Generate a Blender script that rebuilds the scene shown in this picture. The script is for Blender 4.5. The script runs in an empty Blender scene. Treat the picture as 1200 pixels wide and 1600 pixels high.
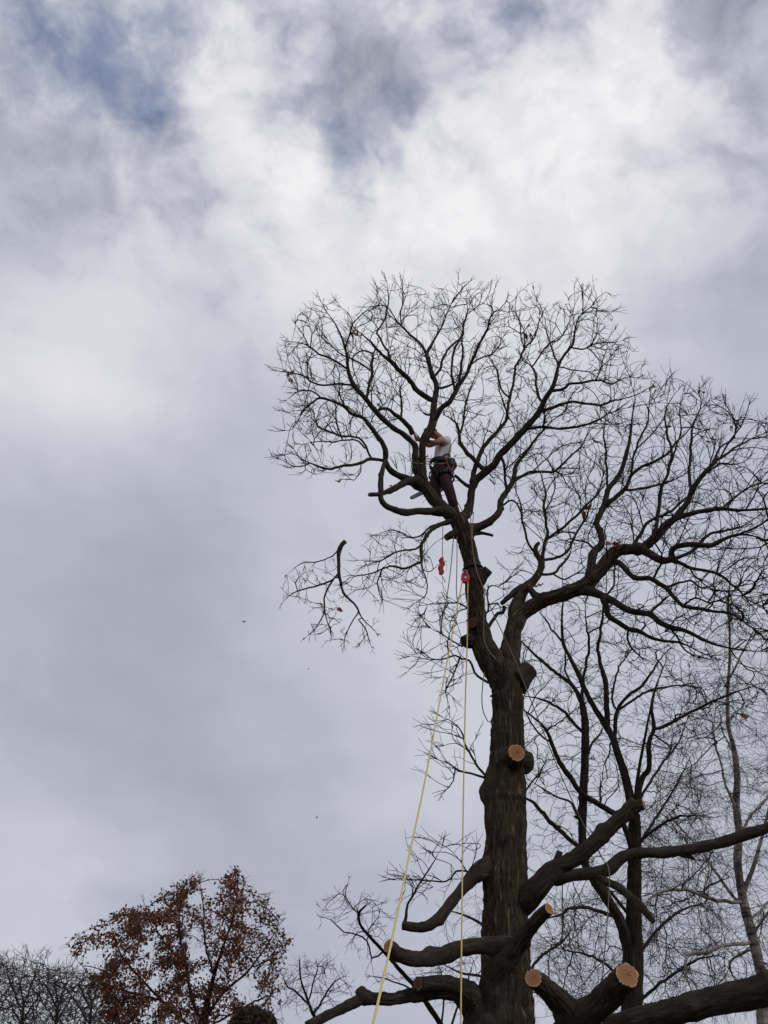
import bpy, bmesh, math, random
import numpy as np
from mathutils import Vector, Matrix, noise

random.seed(7); rng = np.random.default_rng(7)
R = math.radians
scene = bpy.context.scene
col = scene.collection

# ------------------------------------------------------------------ camera
PITCH = R(35.0); F = 1443.0; CAM = np.array([0.0, 0.0, 1.6])
cam = bpy.data.cameras.new('camera'); camo = bpy.data.objects.new('camera', cam); col.objects.link(camo)
camo.location = CAM; camo.rotation_euler = (R(90) + PITCH, 0, 0)
cam.sensor_fit = 'VERTICAL'; cam.sensor_height = 24.0
cam.lens = 24.0 * F / 1600.0
cam.clip_start = 0.05; cam.clip_end = 3000
scene.camera = camo
FWD = np.array([0, math.cos(PITCH), math.sin(PITCH)])
UP = np.array([0, -math.sin(PITCH), math.cos(PITCH)])
RT = np.array([1.0, 0, 0])

def ray(u, v):
    return FWD + (u - 600) / F * RT + (800 - v) / F * UP
def at(u, v, Y):
    d = ray(u, v); return CAM + d * (Y / d[1])
def pxm(u, v, Y):                       # metres per photo pixel at that place
    d = ray(u, v); return (Y / d[1]) / F
def unit(a):
    a = np.asarray(a, float); return a / max(np.linalg.norm(a), 1e-9)

# ------------------------------------------------------------------ sky, sun, exposure
SUN_EL, SUN_AZ = R(32), R(125)           # azimuth clockwise from +Y (camera looks along +Y)
world = bpy.data.worlds.new('World'); scene.world = world; world.use_nodes = True
wt = world.node_tree; wt.nodes.clear()
class G:                                  # tiny node-graph helper
    def __init__(s, t): s.t = t
    def n(s, typ, **kw):
        nd = s.t.nodes.new(typ)
        for k, v in kw.items(): setattr(nd, k, v)
        return nd
    def l(s, a, b): s.t.links.new(a, b)
    def put(s, sock, val):
        if isinstance(val, bpy.types.NodeSocket): s.l(val, sock)
        else: sock.default_value = val
    def m(s, op, a, b=0.0, c=0.0, clamp=False):
        nd = s.n('ShaderNodeMath', operation=op, use_clamp=clamp)
        for i, v in enumerate((a, b, c)): s.put(nd.inputs[i], v)
        return nd.outputs[0]
    def vm(s, op, a, b=None, scale=None):
        nd = s.n('ShaderNodeVectorMath', operation=op)
        s.put(nd.inputs[0], a)
        if b is not None: s.put(nd.inputs[1], b)
        if scale is not None: s.put(nd.inputs['Scale'], scale)
        return nd.outputs['Value'] if op in ('DOT_PRODUCT', 'LENGTH', 'DISTANCE') else nd.outputs['Vector']
    def noise(s, vec, scale, detail=6, rough=0.55, dist=0.0, lac=2.0, dim='3D'):
        nd = s.n('ShaderNodeTexNoise', noise_dimensions=dim); s.put(nd.inputs['Vector'], vec)
        nd.inputs['Scale'].default_value = scale; nd.inputs['Detail'].default_value = detail
        nd.inputs['Roughness'].default_value = rough; nd.inputs['Distortion'].default_value = dist
        nd.inputs['Lacunarity'].default_value = lac
        return nd.outputs['Fac'], nd.outputs['Color']
    def ramp(s, fac, stops, interp='LINEAR'):
        nd = s.n('ShaderNodeValToRGB'); s.put(nd.inputs[0], fac)
        cr = nd.color_ramp; cr.interpolation = interp
        while len(cr.elements) < len(stops): cr.elements.new(0.5)
        for e, (p, c) in zip(cr.elements, stops):
            e.position = p; e.color = (c[0], c[1], c[2], 1) if len(c) == 3 else c
        return nd.outputs[0]
    def mixc(s, f, a, b, blend='MIX'):
        nd = s.n('ShaderNodeMix', data_type='RGBA', blend_type=blend)
        s.put(nd.inputs[0], f); s.put(nd.inputs[6], a); s.put(nd.inputs[7], b)
        return nd.outputs[2]
    def maprange(s, v, a, b, c, d, interp='SMOOTHSTEP'):
        nd = s.n('ShaderNodeMapRange', interpolation_type=interp)
        s.put(nd.inputs[0], v)
        for i, x in enumerate((a, b, c, d)): nd.inputs[1 + i].default_value = x
        return nd.outputs[0]

g = G(wt)
tc = g.n('ShaderNodeTexCoord').outputs['Generated']
dirn = g.vm('NORMALIZE', tc)
sep = g.n('ShaderNodeSeparateXYZ'); g.l(dirn, sep.inputs[0])
zz = g.m('ADD', g.m('MAXIMUM', sep.outputs[2], 0.0), 0.22)
cmb = g.n('ShaderNodeCombineXYZ')
g.l(g.m('DIVIDE', sep.outputs[0], zz), cmb.inputs[0]); g.l(g.m('DIVIDE', sep.outputs[1], zz), cmb.inputs[1])
plane = cmb.outputs[0]                     # the cloud layer seen from below
_, warpc = g.noise(plane, 2.2, 5, 0.55, dim='2D')
warp = g.vm('SCALE', g.vm('SUBTRACT', warpc, (0.5, 0.5, 0.5)), scale=0.22)
wd = g.vm('ADD', dirn, warp)
wd = g.vm('NORMALIZE', wd)
def blobs(lst):
    tot = None
    for (u, v, s, a) in lst:
        d = unit(ray(u, v)); k = (1.30 * F / s) ** 2 / 1.69
        e = g.m('MULTIPLY', g.m('EXPONENT', g.m('MULTIPLY', g.m('SUBTRACT', g.vm('DOT_PRODUCT', wd, tuple(d)), 1.0), k)), a)
        tot = e if tot is None else g.m('ADD', tot, e)
    return tot
bright = blobs([(880, 150, 130, .24), (1000, 120, 110, .14), (740, 290, 120, .16), (540, 350, 90, .30), (420, 120, 90, .13), (640, 200, 50, .08), (960, 230, 120, .10),
                (110, 580, 125, .30), (20, 640, 120, .10), (230, 630, 80, .06), (640, 1120, 160, .16), (690, 540, 150, .16), (880, 420, 120, .10),
                (120, 1180, 140, .06), (60, 1430, 120, .14), (330, 140, 70, .12), (30, 170, 50, .16), (190, 110, 40, .10), (440, 290, 50, .16), (300, 60, 50, .10),
                (110, 890, 160, -.10), (330, 840, 150, -.04), (110, 360, 120, -.07), (300, 1290, 170, -.15), (560, 1350, 150, -.08), (420, 640, 90, -.05),
                (1150, 280, 120, -.10), (1130, 560, 150, -.04), (600, 130, 50, -.20), (580, 240, 45, -.16), (850, 65, 40, -.16), (500, 40, 70, -.08),
                (150, 1020, 150, -.06), (420, 980, 120, -.05), (800, 370, 40, -.10), (1150, 50, 90, -.10), (330, 330, 70, -.06), (930, 330, 45, -.05)])
blue = blobs([(110, 90, 60, .46), (225, 50, 48, .40), (40, 20, 60, .34), (600, 150, 38, .26), (595, 240, 32, .40), (660, 105, 30, .16),
              (480, 95, 60, .30), (410, 235, 40, .30), (240, 150, 45, .34), (760, 50, 40, .2), (850, 70, 30, .28), (300, 10, 70, .3)])
_, wc2 = g.noise(dirn, 6.0, 4, 0.55)
pd = g.vm('ADD', dirn, g.vm('SCALE', g.vm('SUBTRACT', wc2, (0.5, 0.5, 0.5)), scale=0.10))
pd = g.vm('MULTIPLY', pd, (1.0, 1.0, 1.25))
L = unit(RT * .55 + UP * .8) * .028         # puffs are lit from the upper right: compare the field with itself a little that way
pl_ = g.vm('ADD', pd, tuple(L))
n1, _ = g.noise(pd, 5.2, 7, 0.54); n1b, _ = g.noise(pl_, 5.2, 7, 0.54)
n2, _ = g.noise(pd, 15.0, 5, 0.60)
n3, _ = g.noise(plane, 0.9, 4, 0.5, dim='2D')
n4, _ = g.noise(plane, 2.6, 5, 0.5, 0.2, dim='2D')
hi = g.maprange(sep.outputs[2], 0.64, 0.86, 0.10, 1.0)      # lower clouds are a smoother sheet
relief = g.m('MULTIPLY', g.m('SUBTRACT', n1, n1b), 1.5)
mass = g.m('ADD', n1, g.m('MULTIPLY', bright, 0.55))         # heaped clouds with a firm edge
puff = g.m('SUBTRACT', g.m('MULTIPLY', g.maprange(mass, 0.49, 0.60, 0.0, 1.0), 0.19), 0.085)
tex = g.m('ADD', g.m('MULTIPLY', g.m('SUBTRACT', n1, 0.5), 0.45), g.m('MULTIPLY', g.m('SUBTRACT', n2, 0.5), 0.30))
tex = g.m('MULTIPLY', g.m('ADD', g.m('ADD', tex, relief), puff), hi)
tex = g.m('ADD', tex, g.m('MULTIPLY', g.m('SUBTRACT', n4, 0.5), 0.10))
base = g.m('ADD', g.m('ADD', 0.49, g.m('MULTIPLY', bright, 0.88)), tex)
base = g.m('ADD', base, g.m('MULTIPLY', g.m('SUBTRACT', n3, 0.5), 0.10))
cloud = g.ramp(base, [(0.0, (0.20, 0.22, 0.30)), (0.25, (0.33, 0.345, 0.425)), (0.45, (0.475, 0.495, 0.58)), (0.65, (0.63, 0.64, 0.705)), (0.82, (0.76, 0.76, 0.80)), (1.0, (0.88, 0.87, 0.885))])
gap = g.m('ADD', blue, g.m('MULTIPLY', g.m('SUBTRACT', g.m('ADD', g.m('MULTIPLY', n2, .60), g.m('MULTIPLY', n1, .40)), 0.5), -2.4))
gap = g.m('MULTIPLY', g.maprange(gap, 0.12, 0.95, 0.0, 0.66), g.maprange(sep.outputs[2], 0.62, 0.84, 0.0, 1.0))   # near the horizon the layers overlap and close
sky = g.n('ShaderNodeTexSky', sky_type='NISHITA', sun_disc=False)
sky.sun_elevation = SUN_EL; sky.sun_rotation = SUN_AZ; sky.air_density = 1.0; sky.dust_density = 0.6; sky.ozone_density = 6.0
bg1 = g.n('ShaderNodeBackground'); g.l(sky.outputs[0], bg1.inputs[0]); bg1.inputs[1].default_value = 0.15
bg2 = g.n('ShaderNodeBackground'); g.l(cloud, bg2.inputs[0]); bg2.inputs[1].default_value = 1.0
mx = g.n('ShaderNodeMixShader'); g.l(gap, mx.inputs[0]); g.l(bg2.outputs[0], mx.inputs[1]); g.l(bg1.outputs[0], mx.inputs[2])
wo = g.n('ShaderNodeOutputWorld'); g.l(mx.outputs[0], wo.inputs[0])
world.cycles.sampling_method = 'MANUAL'; world.cycles.sample_map_resolution = 512

sl = bpy.data.lights.new('sun', 'SUN'); sl.energy = 0.9; sl.angle = R(14); sl.color = (1, .95, .87)
so = bpy.data.objects.new('sun', sl); col.objects.link(so)
sd = Vector((math.sin(SUN_AZ) * math.cos(SUN_EL), math.cos(SUN_AZ) * math.cos(SUN_EL), math.sin(SUN_EL)))
so.rotation_euler = sd.to_track_quat('Z', 'Y').to_euler(); so.location = sd * 50
vs = scene.view_settings; vs.view_transform = 'Standard'; vs.look = 'None'; vs.exposure = 0; vs.gamma = 1; vs.use_curve_mapping = False
scene.cycles.max_bounces = 5

# ------------------------------------------------------------------ materials
def new_mat(name):
    m = bpy.data.materials.new(name); m.use_nodes = True
    t = m.node_tree; b = t.nodes['Principled BSDF']
    return m, G(t), b
def bark_mat(name, dark, mid, light, scale=1.0, green=0.0, rough=0.92, bump=0.5, speck=0.0, bark=True):
    m, g, b = new_mat(name)
    tc = g.n('ShaderNodeAttribute', attribute_name='bark_co').outputs['Vector'] if bark else g.n('ShaderNodeTexCoord').outputs['Object']
    mp = g.n('ShaderNodeMapping'); g.l(tc, mp.inputs[0]); mp.inputs['Scale'].default_value = (1, 1, 0.20)
    f1, _ = g.noise(mp.outputs[0], 22 * scale, 7, 0.62, 0.6)
    f2, _ = g.noise(tc, 3.0 * scale, 5, 0.6)
    f3, _ = g.noise(tc, 60 * scale, 4, 0.6)
    c = g.ramp(f1, [(0.30, dark), (0.52, mid), (0.74, light)])
    c = g.mixc(g.maprange(f2, 0.40, 0.68, 0, 0.55), c, (*[x * 1.25 for x in mid], 1))
    if green: c = g.mixc(g.m('MULTIPLY', g.maprange(f2, 0.50, 0.66, 0, 1), green), c, (0.085, 0.088, 0.046, 1))
    if speck: c = g.mixc(g.m('MULTIPLY', g.maprange(f3, 0.66, 0.76, 0, 1), speck), c, (0.30, 0.29, 0.26, 1))
    g.l(c, b.inputs['Base Color']); b.inputs['Roughness'].default_value = rough
    b.inputs['Specular IOR Level'].default_value = 0.2
    rd = g.m('ABSOLUTE', g.m('SUBTRACT', f1, 0.5)); hgt = g.m('ADD', g.m('MULTIPLY', g.m('MINIMUM', rd, .12), 5.0), g.m('MULTIPLY', f3, 0.35))
    bp = g.n('ShaderNodeBump'); bp.inputs['Strength'].default_value = min(1, bump * 1.2); bp.inputs['Distance'].default_value = 0.03 / scale
    g.l(hgt, bp.inputs['Height']); g.l(bp.outputs[0], b.inputs['Normal'])
    return m
M = {}
M['oak'] = bark_mat('oak_bark', (0.012, 0.009, 0.007), (0.072, 0.049, 0.032), (0.205, 0.148, 0.100), 1.0, 0.55, speck=0.6, bump=0.9)
M['limb'] = bark_mat('limb_bark', (0.016, 0.012, 0.010), (0.042, 0.032, 0.025), (0.090, 0.070, 0.055), 1.6, 0.15, speck=0.2)
M['twig'] = bark_mat('twig_bark', (0.016, 0.012, 0.011), (0.026, 0.020, 0.018), (0.044, 0.034, 0.031), 3.0, 0, bark=False)
M['dark'] = bark_mat('dark_bark', (0.014, 0.011, 0.010), (0.030, 0.022, 0.018), (0.058, 0.044, 0.035), 1.2, 0.15)
M['birchtwig'] = bark_mat('birch_twig', (0.030, 0.020, 0.021), (0.046, 0.031, 0.032), (0.065, 0.046, 0.046), 3.0, 0, bark=False)
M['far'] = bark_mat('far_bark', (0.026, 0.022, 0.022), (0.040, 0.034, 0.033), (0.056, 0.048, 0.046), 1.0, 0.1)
def plain(name, c, rough=0.7, var=0.25, sc=30, metal=0, spec=0.4, bump=0.0):
    m, g, b = new_mat(name)
    tc = g.n('ShaderNodeTexCoord').outputs['Object']
    f, _ = g.noise(tc, sc, 5, 0.6)
    k = g.ramp(f, [(0.3, [x * (1 - var) for x in c]), (0.7, [min(1, x * (1 + var)) for x in c])])
    g.l(k, b.inputs['Base Color']); b.inputs['Roughness'].default_value = rough
    b.inputs['Metallic'].default_value = metal; b.inputs['Specular IOR Level'].default_value = spec
    if bump:
        bp = g.n('ShaderNodeBump'); bp.inputs['Strength'].default_value = bump; bp.inputs['Distance'].default_value = 0.01
        g.l(f, bp.inputs['Height']); g.l(bp.outputs[0], b.inputs['Normal'])
    return m
def birch_mat():
    m, g, b = new_mat('birch_bark')
    tc = g.n('ShaderNodeTexCoord').outputs['Object']
    mp = g.n('ShaderNodeMapping'); g.l(tc, mp.inputs[0]); mp.inputs['Scale'].default_value = (0.5, 0.5, 2.4)
    f1, _ = g.noise(mp.outputs[0], 6, 5, 0.6, 0.5); f2, _ = g.noise(tc, 1.4, 5, 0.65)
    c = g.ramp(f1, [(0.34, (0.045, 0.035, 0.030)), (0.48, (0.26, 0.225, 0.20)), (0.70, (0.46, 0.41, 0.37))])
    c = g.mixc(g.maprange(f2, 0.50, 0.64, 0, 0.65), c, (0.055, 0.043, 0.038, 1))
    g.l(c, b.inputs['Base Color']); b.inputs['Roughness'].default_value = 0.8
    return m
M['birch'] = birch_mat()
def wood_mat(name, heart, sap):
    m, g, b = new_mat(name)                # a sawn face: rings round the local centre, radius 1
    tc = g.n('ShaderNodeTexCoord').outputs['Object']
    n, nc = g.noise(tc, 2.2, 4, 0.6)
    v = g.vm('ADD', tc, g.vm('SCALE', g.vm('SUBTRACT', nc, (.5, .5, .5)), scale=0.22))
    sp = g.n('ShaderNodeSeparateXYZ'); g.l(v, sp.inputs[0])
    cb = g.n('ShaderNodeCombineXYZ'); g.l(sp.outputs[0], cb.inputs[0]); g.l(sp.outputs[1], cb.inputs[1])
    r = g.vm('LENGTH', cb.outputs[0])
    ring = g.m('SINE', g.m('ADD', g.m('MULTIPLY', r, 44.0), g.m('MULTIPLY', n, 6.0)))
    ang = g.m('SINE', g.m('MULTIPLY', g.m('ARCTAN2', sp.outputs[1], sp.outputs[0]), 23.0))
    c = g.ramp(r, [(0.0, [x * .45 for x in heart]), (0.10, [x * .78 for x in heart]), (0.55, [x * .92 for x in heart]), (0.80, heart), (0.88, sap), (1.0, [x * .8 for x in sap])])
    c = g.mixc(g.m('MULTIPLY', g.m('ADD', ring, 1.0), 0.17), c, (0.16, 0.07, 0.03, 1))
    c = g.mixc(g.m('MULTIPLY', g.m('ADD', ang, 1.0), 0.05), c, (0.20, 0.09, 0.04, 1))
    nn, _ = g.noise(tc, 9, 5, 0.6)
    c = g.mixc(g.maprange(nn, 0.48, 0.72, 0, 0.55), c, (0.20, 0.10, 0.05, 1))
    for (ca, sa, of, ln) in ((.8, .6, .03, .62), (-.35, .94, -.05, .5), (.95, -.3, .02, .4)):
        al = g.m('ADD', g.m('MULTIPLY', sp.outputs[0], ca), g.m('MULTIPLY', sp.outputs[1], sa)); ac = g.m('ADD', g.m('SUBTRACT', g.m('MULTIPLY', sp.outputs[0], sa), g.m('MULTIPLY', sp.outputs[1], ca)), of)
        k1 = g.maprange(g.m('ABSOLUTE', ac), 0.008, 0.035, 1, 0); k2 = g.maprange(g.m('ABSOLUTE', g.m('SUBTRACT', al, ln * .5)), ln * .35, ln * .55, 1, 0)
        c = g.mixc(g.m('MULTIPLY', g.m('MULTIPLY', k1, k2), .8), c, (0.05, 0.024, 0.012, 1))
    sw = g.m('SINE', g.m('MULTIPLY', g.m('ADD', sp.outputs[0], g.m('MULTIPLY', sp.outputs[1], .35)), 38.0))
    c = g.mixc(g.m('MULTIPLY', g.m('ADD', sw, 1.0), .03), c, (0.62, 0.42, 0.25, 1))
    bp = g.n('ShaderNodeBump'); bp.inputs['Strength'].default_value = .25; bp.inputs['Distance'].default_value = .03
    g.l(g.m('ADD', sw, g.m('MULTIPLY', nn, 2.0)), bp.inputs['Height']); g.l(bp.outputs[0], b.inputs['Normal'])
    g.l(c, b.inputs['Base Color']); b.inputs['Roughness'].default_value = 0.85
    b.inputs['Specular IOR Level'].default_value = 0.2
    return m
M['cut'] = wood_mat('fresh_cut', (0.42, 0.205, 0.100), (0.60, 0.37, 0.19))
M['oldcut'] = wood_mat('weathered_cut', (0.10, 0.058, 0.040), (0.17, 0.105, 0.072))
M['torn'] = plain('torn_wood', (0.50, 0.25, 0.11), 0.9, 0.3, 40)
def leaf_mat(name, stops):
    m, g, b = new_mat(name)
    oi = g.n('ShaderNodeNewGeometry').outputs['Random Per Island']
    c = g.ramp(oi, stops)
    g.l(c, b.inputs['Base Color']); b.inputs['Roughness'].default_value = 0.75
    tr = g.n('ShaderNodeBsdfTranslucent'); g.l(c, tr.inputs[0])
    ms = g.n('ShaderNodeMixShader'); ms.inputs[0].default_value = 0.30
    out = g.t.nodes['Material Output']
    g.l(b.outputs[0], ms.inputs[1]); g.l(tr.outputs[0], ms.inputs[2]); g.l(ms.outputs[0], out.inputs[0])
    return m
M['brownleaf'] = leaf_mat('brown_leaf', [(0, (0.080, 0.028, 0.015)), (0.4, (0.150, 0.052, 0.024)), (0.75, (0.22, 0.082, 0.034)), (1, (0.15, 0.085, 0.036))])
M['redleaf'] = leaf_mat('red_leaf', [(0, (0.16, 0.05, 0.035)), (0.5, (0.24, 0.085, 0.05)), (1, (0.30, 0.13, 0.07))])
M['shrub'] = leaf_mat('shrub_leaf', [(0, (0.040, 0.028, 0.014)), (0.5, (0.075, 0.052, 0.024)), (1, (0.11, 0.066, 0.030))])
def rope_mat(name, c, c2, twist=180):
    m, g, b = new_mat(name)
    uv = g.n('ShaderNodeTexCoord').outputs['UV']
    sp = g.n('ShaderNodeSeparateXYZ'); g.l(uv, sp.inputs[0])
    s = g.m('SINE', g.m('ADD', g.m('MULTIPLY', sp.outputs[0], 12.566), g.m('MULTIPLY', sp.outputs[1], twist)))
    k = g.mixc(g.maprange(s, 0.2, 1.0, 0, 1), (*c, 1), (*c2, 1))
    g.l(k, b.inputs['Base Color']); b.inputs['Roughness'].default_value = 0.8
    bp = g.n('ShaderNodeBump'); bp.inputs['Strength'].default_value = 0.5; bp.inputs['Distance'].default_value = 0.003
    g.l(s, bp.inputs['Height']); g.l(bp.outputs[0], b.inputs['Normal'])
    return m
M['yellowrope'] = rope_mat('yellow_rope', (0.78, 0.64, 0.27), (0.62, 0.49, 0.18), 260)
M['tanrope'] = rope_mat('tan_rope', (0.27, 0.21, 0.15), (0.13, 0.10, 0.075), 200)
M['greyrope'] = rope_mat('grey_rope', (0.18, 0.155, 0.13), (0.09, 0.075, 0.065), 200)
M['redrope'] = rope_mat('red_rope', (0.55, 0.07, 0.04), (0.30, 0.05, 0.035), 200)

def grass_mat():
    m, g, b = new_mat('grass')
    tc = g.n('ShaderNodeTexCoord').outputs['Object']
    f, _ = g.noise(tc, 0.5, 8, 0.65); f2, _ = g.noise(tc, 30, 5, 0.6)
    c = g.ramp(f, [(0.35, (0.035, 0.045, 0.018)), (0.55, (0.055, 0.060, 0.026)), (0.7, (0.085, 0.068, 0.040))])
    c = g.mixc(g.maprange(f2, .4, .65, 0, .5), c, (0.10, 0.055, 0.028, 1))
    g.l(c, b.inputs['Base Color']); b.inputs['Roughness'].default_value = 0.95
    return m

# ------------------------------------------------------------------ object helpers
def link_mesh(name, verts, faces, mat, parent=None, base=None, smooth=True, uv=None, bco=None):
    me = bpy.data.meshes.new(name)
    v = np.asarray(verts, np.float32).reshape(-1, 3)
    if base is not None: v = v - np.asarray(base, np.float32)
    if isinstance(faces, np.ndarray) and faces.ndim == 2:
        k = faces.shape[1]; nf = len(faces)
        me.vertices.add(len(v)); me.vertices.foreach_set('co', v.ravel())
        me.loops.add(nf * k); me.loops.foreach_set('vertex_index', faces.astype(np.int32).ravel())
        me.polygons.add(nf); me.polygons.foreach_set('loop_start', np.arange(0, nf * k, k, dtype=np.int32))
        me.update(calc_edges=True)
    else:
        me.from_pydata([tuple(map(float, p)) for p in v], [], [tuple(map(int, f)) for f in faces])
    if smooth: me.polygons.foreach_set('use_smooth', np.ones(len(me.polygons), bool))
    if uv is not None:
        lay = me.uv_layers.new(name='UVMap'); vi = np.zeros(len(me.loops), np.int32); me.loops.foreach_get('vertex_index', vi)
        lay.data.foreach_set('uv', np.asarray(uv, np.float32)[vi].ravel())
    if bco is not None:
        at_ = me.attributes.new('bark_co', 'FLOAT_VECTOR', 'POINT'); at_.data.foreach_set('vector', np.asarray(bco, np.float32).ravel())
    me.materials.append(M[mat] if isinstance(mat, str) else mat); me.update()
    o = bpy.data.objects.new(name, me); col.objects.link(o)
    if parent: o.parent = parent
    return o
def empty(name, loc):
    o = bpy.data.objects.new(name, None); col.objects.link(o); o.location = [float(x) for x in loc]; o.empty_display_size = .2
    return o
def tag(o, label=None, cat=None, group=None, kind=None):
    if label: o['label'] = label
    if cat: o['category'] = cat
    if group: o['group'] = group
    if kind: o['kind'] = kind
    return o

def catmull(P, step):
    """P: (n,k) columns xyz + extra; resample about every `step` metres"""
    P = np.asarray(P, float); n = len(P)
    if n < 2: return P
    E = np.vstack([2 * P[0] - P[1], P, 2 * P[-1] - P[-2]]); out = []
    for i in range(n - 1):
        p0, p1, p2, p3 = E[i:i + 4]; L = np.linalg.norm(p2[:3] - p1[:3]); k = max(1, int(round(L / step)))
        t = (np.arange(k) / k)[:, None]
        q = 0.5 * ((2 * p1) + (p2 - p0) * t + (2 * p0 - 5 * p1 + 4 * p2 - p3) * t * t + (3 * p1 - p0 - 3 * p2 + p3) * t ** 3)
        q[:, 3:] = p1[3:] + (p2[3:] - p1[3:]) * t
        out.append(q)
    out.append(P[-1:]); return np.vstack(out)

def frames(P):
    T = np.gradient(P, axis=0); T /= np.maximum(np.linalg.norm(T, axis=1), 1e-9)[:, None]
    a = np.array([0, 0, 1.0]) if abs(T[0][2]) < .9 else np.array([1.0, 0, 0])
    N = np.zeros_like(P); N[0] = unit(np.cross(T[0], a))
    for i in range(1, len(P)):
        v = N[i - 1] - T[i] * np.dot(N[i - 1], T[i]); N[i] = unit(v)
    return T, N, np.cross(T, N)

def tube(P, r, n, bark=0.0, seed=0.0, lump=0.0, ridge=7.0, bumps=(), end_n=None):
    """one swept limb with bark relief; bumps: (point, amount, radius); end_n: plane of a saw cut through the end"""
    P = np.asarray(P, float); r = np.asarray(r, float)
    if end_n is not None:
        s0 = np.concatenate([[0], np.cumsum(np.linalg.norm(np.diff(P, axis=0), axis=1))]); tl = unit(P[-1] - P[-3])
        co = abs(np.dot(tl, end_n)); back = r[-1] * math.sqrt(max(0, 1 - co * co)) / max(co, .3) * 1.15 + .004
        keep = s0 < s0[-1] - back; keep[0] = True; keep[-1] = True; P, r = P[keep], r[keep]
    T, N, B = frames(P)
    if end_n is not None: T[-1] = tl
    ang = np.arange(n) * 2 * math.pi / n
    c, s = np.cos(ang), np.sin(ang)
    D = N[:, None, :] * c[None, :, None] + B[:, None, :] * s[None, :, None]
    rr = np.repeat(r[:, None], n, 1)
    s_len = np.concatenate([[0], np.cumsum(np.linalg.norm(np.diff(P, axis=0), axis=1))])
    if bark or lump:
        for i in range(len(P)):
            for j in range(n):
                d = 0.0
                if bark:
                    q = Vector((c[j] * ridge + seed, s[j] * ridge, s_len[i] * 2.6))
                    f = noise.fractal(q, 0.8, 2.1, 4)
                    d += bark * (0.55 - abs(f) * 1.9)
                    d += bark * .5 * noise.noise(Vector((c[j] * 20 + seed, s[j] * 20, s_len[i] * 14)))
                if lump:
                    d += lump * r[i] * noise.fractal(Vector((c[j] * 1.1 + seed, s[j] * 1.1, s_len[i] * 1.6 / max(r[i] * 4, .12))), 1, 2, 3)
                rr[i, j] += d
    V = P[:, None, :] + D * rr[..., None]
    for (bp, amt, rad) in bumps:
        d = np.linalg.norm(V - np.asarray(bp), axis=2); w = np.exp(-(d / rad) ** 2) * amt
        V = V + D * w[..., None]
    m = len(P)
    if end_n is not None:
        for j in range(n):
            q = V[-1, j] - P[-1]; V[-1, j] = V[-1, j] - tl * (np.dot(q, end_n) / np.dot(tl, end_n))
    rim = V[-1].copy()
    V = V.reshape(-1, 3)
    rb = max(.02, float(np.median(r)))
    bco = np.stack([np.repeat((rb * c)[None], m, 0) + seed, np.repeat((rb * s)[None], m, 0), np.repeat(s_len[:, None], n, 1)], -1).reshape(-1, 3)
    bco = np.vstack([bco, bco[:1], bco[-1:]])
    i = np.arange(m - 1)[:, None] * n; j = np.arange(n)[None, :]; k = (np.arange(n) + 1)[None, :] % n
    Fq = np.stack([i + j, i + k, i + n + k, i + n + j], -1).reshape(-1, 4)
    faces = [tuple(f) for f in Fq]
    V = np.vstack([V, P[0:1], P[-1:]])
    for a in range(n):
        b = (a + 1) % n
        faces.append((m * n, b, a)); faces.append((m * n + 1, (m - 1) * n + a, (m - 1) * n + b))
    return V, faces, bco, rim

def chains_mesh(chains, nsides):
    """many thin tapered tubes at once -> verts, quads"""
    VS, FS, off = [], [], 0
    c = np.cos(np.arange(nsides) * 2 * math.pi / nsides); s = np.sin(np.arange(nsides) * 2 * math.pi / nsides)
    for P, r in chains:
        n = len(P)
        if n < 2: continue
        T = np.empty_like(P); T[1:-1] = P[2:] - P[:-2]; T[0] = P[1] - P[0]; T[-1] = P[-1] - P[-2]
        T /= np.maximum(np.sqrt((T * T).sum(1)), 1e-9)[:, None]
        av = P[-1] - P[0]; k = int(np.argmin(np.abs(av))); a = np.zeros(3); a[k] = 1
        N = np.cross(T, a); N /= np.maximum(np.sqrt((N * N).sum(1)), 1e-9)[:, None]
        B = np.cross(T, N)
        V = P[:, None, :] + (N[:, None, :] * c[None, :, None] + B[:, None, :] * s[None, :, None]) * r[:, None, None]
        VS.append(V.reshape(-1, 3))
        i = np.arange(n - 1)[:, None] * nsides; j = np.arange(nsides)[None, :]; kk = (np.arange(nsides) + 1)[None, :] % nsides
        FS.append(np.stack([i + j, i + kk, i + nsides + kk, i + nsides + j], -1).reshape(-1, 4) + off)
        off += n * nsides
    return np.vstack(VS), np.vstack(FS)

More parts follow.
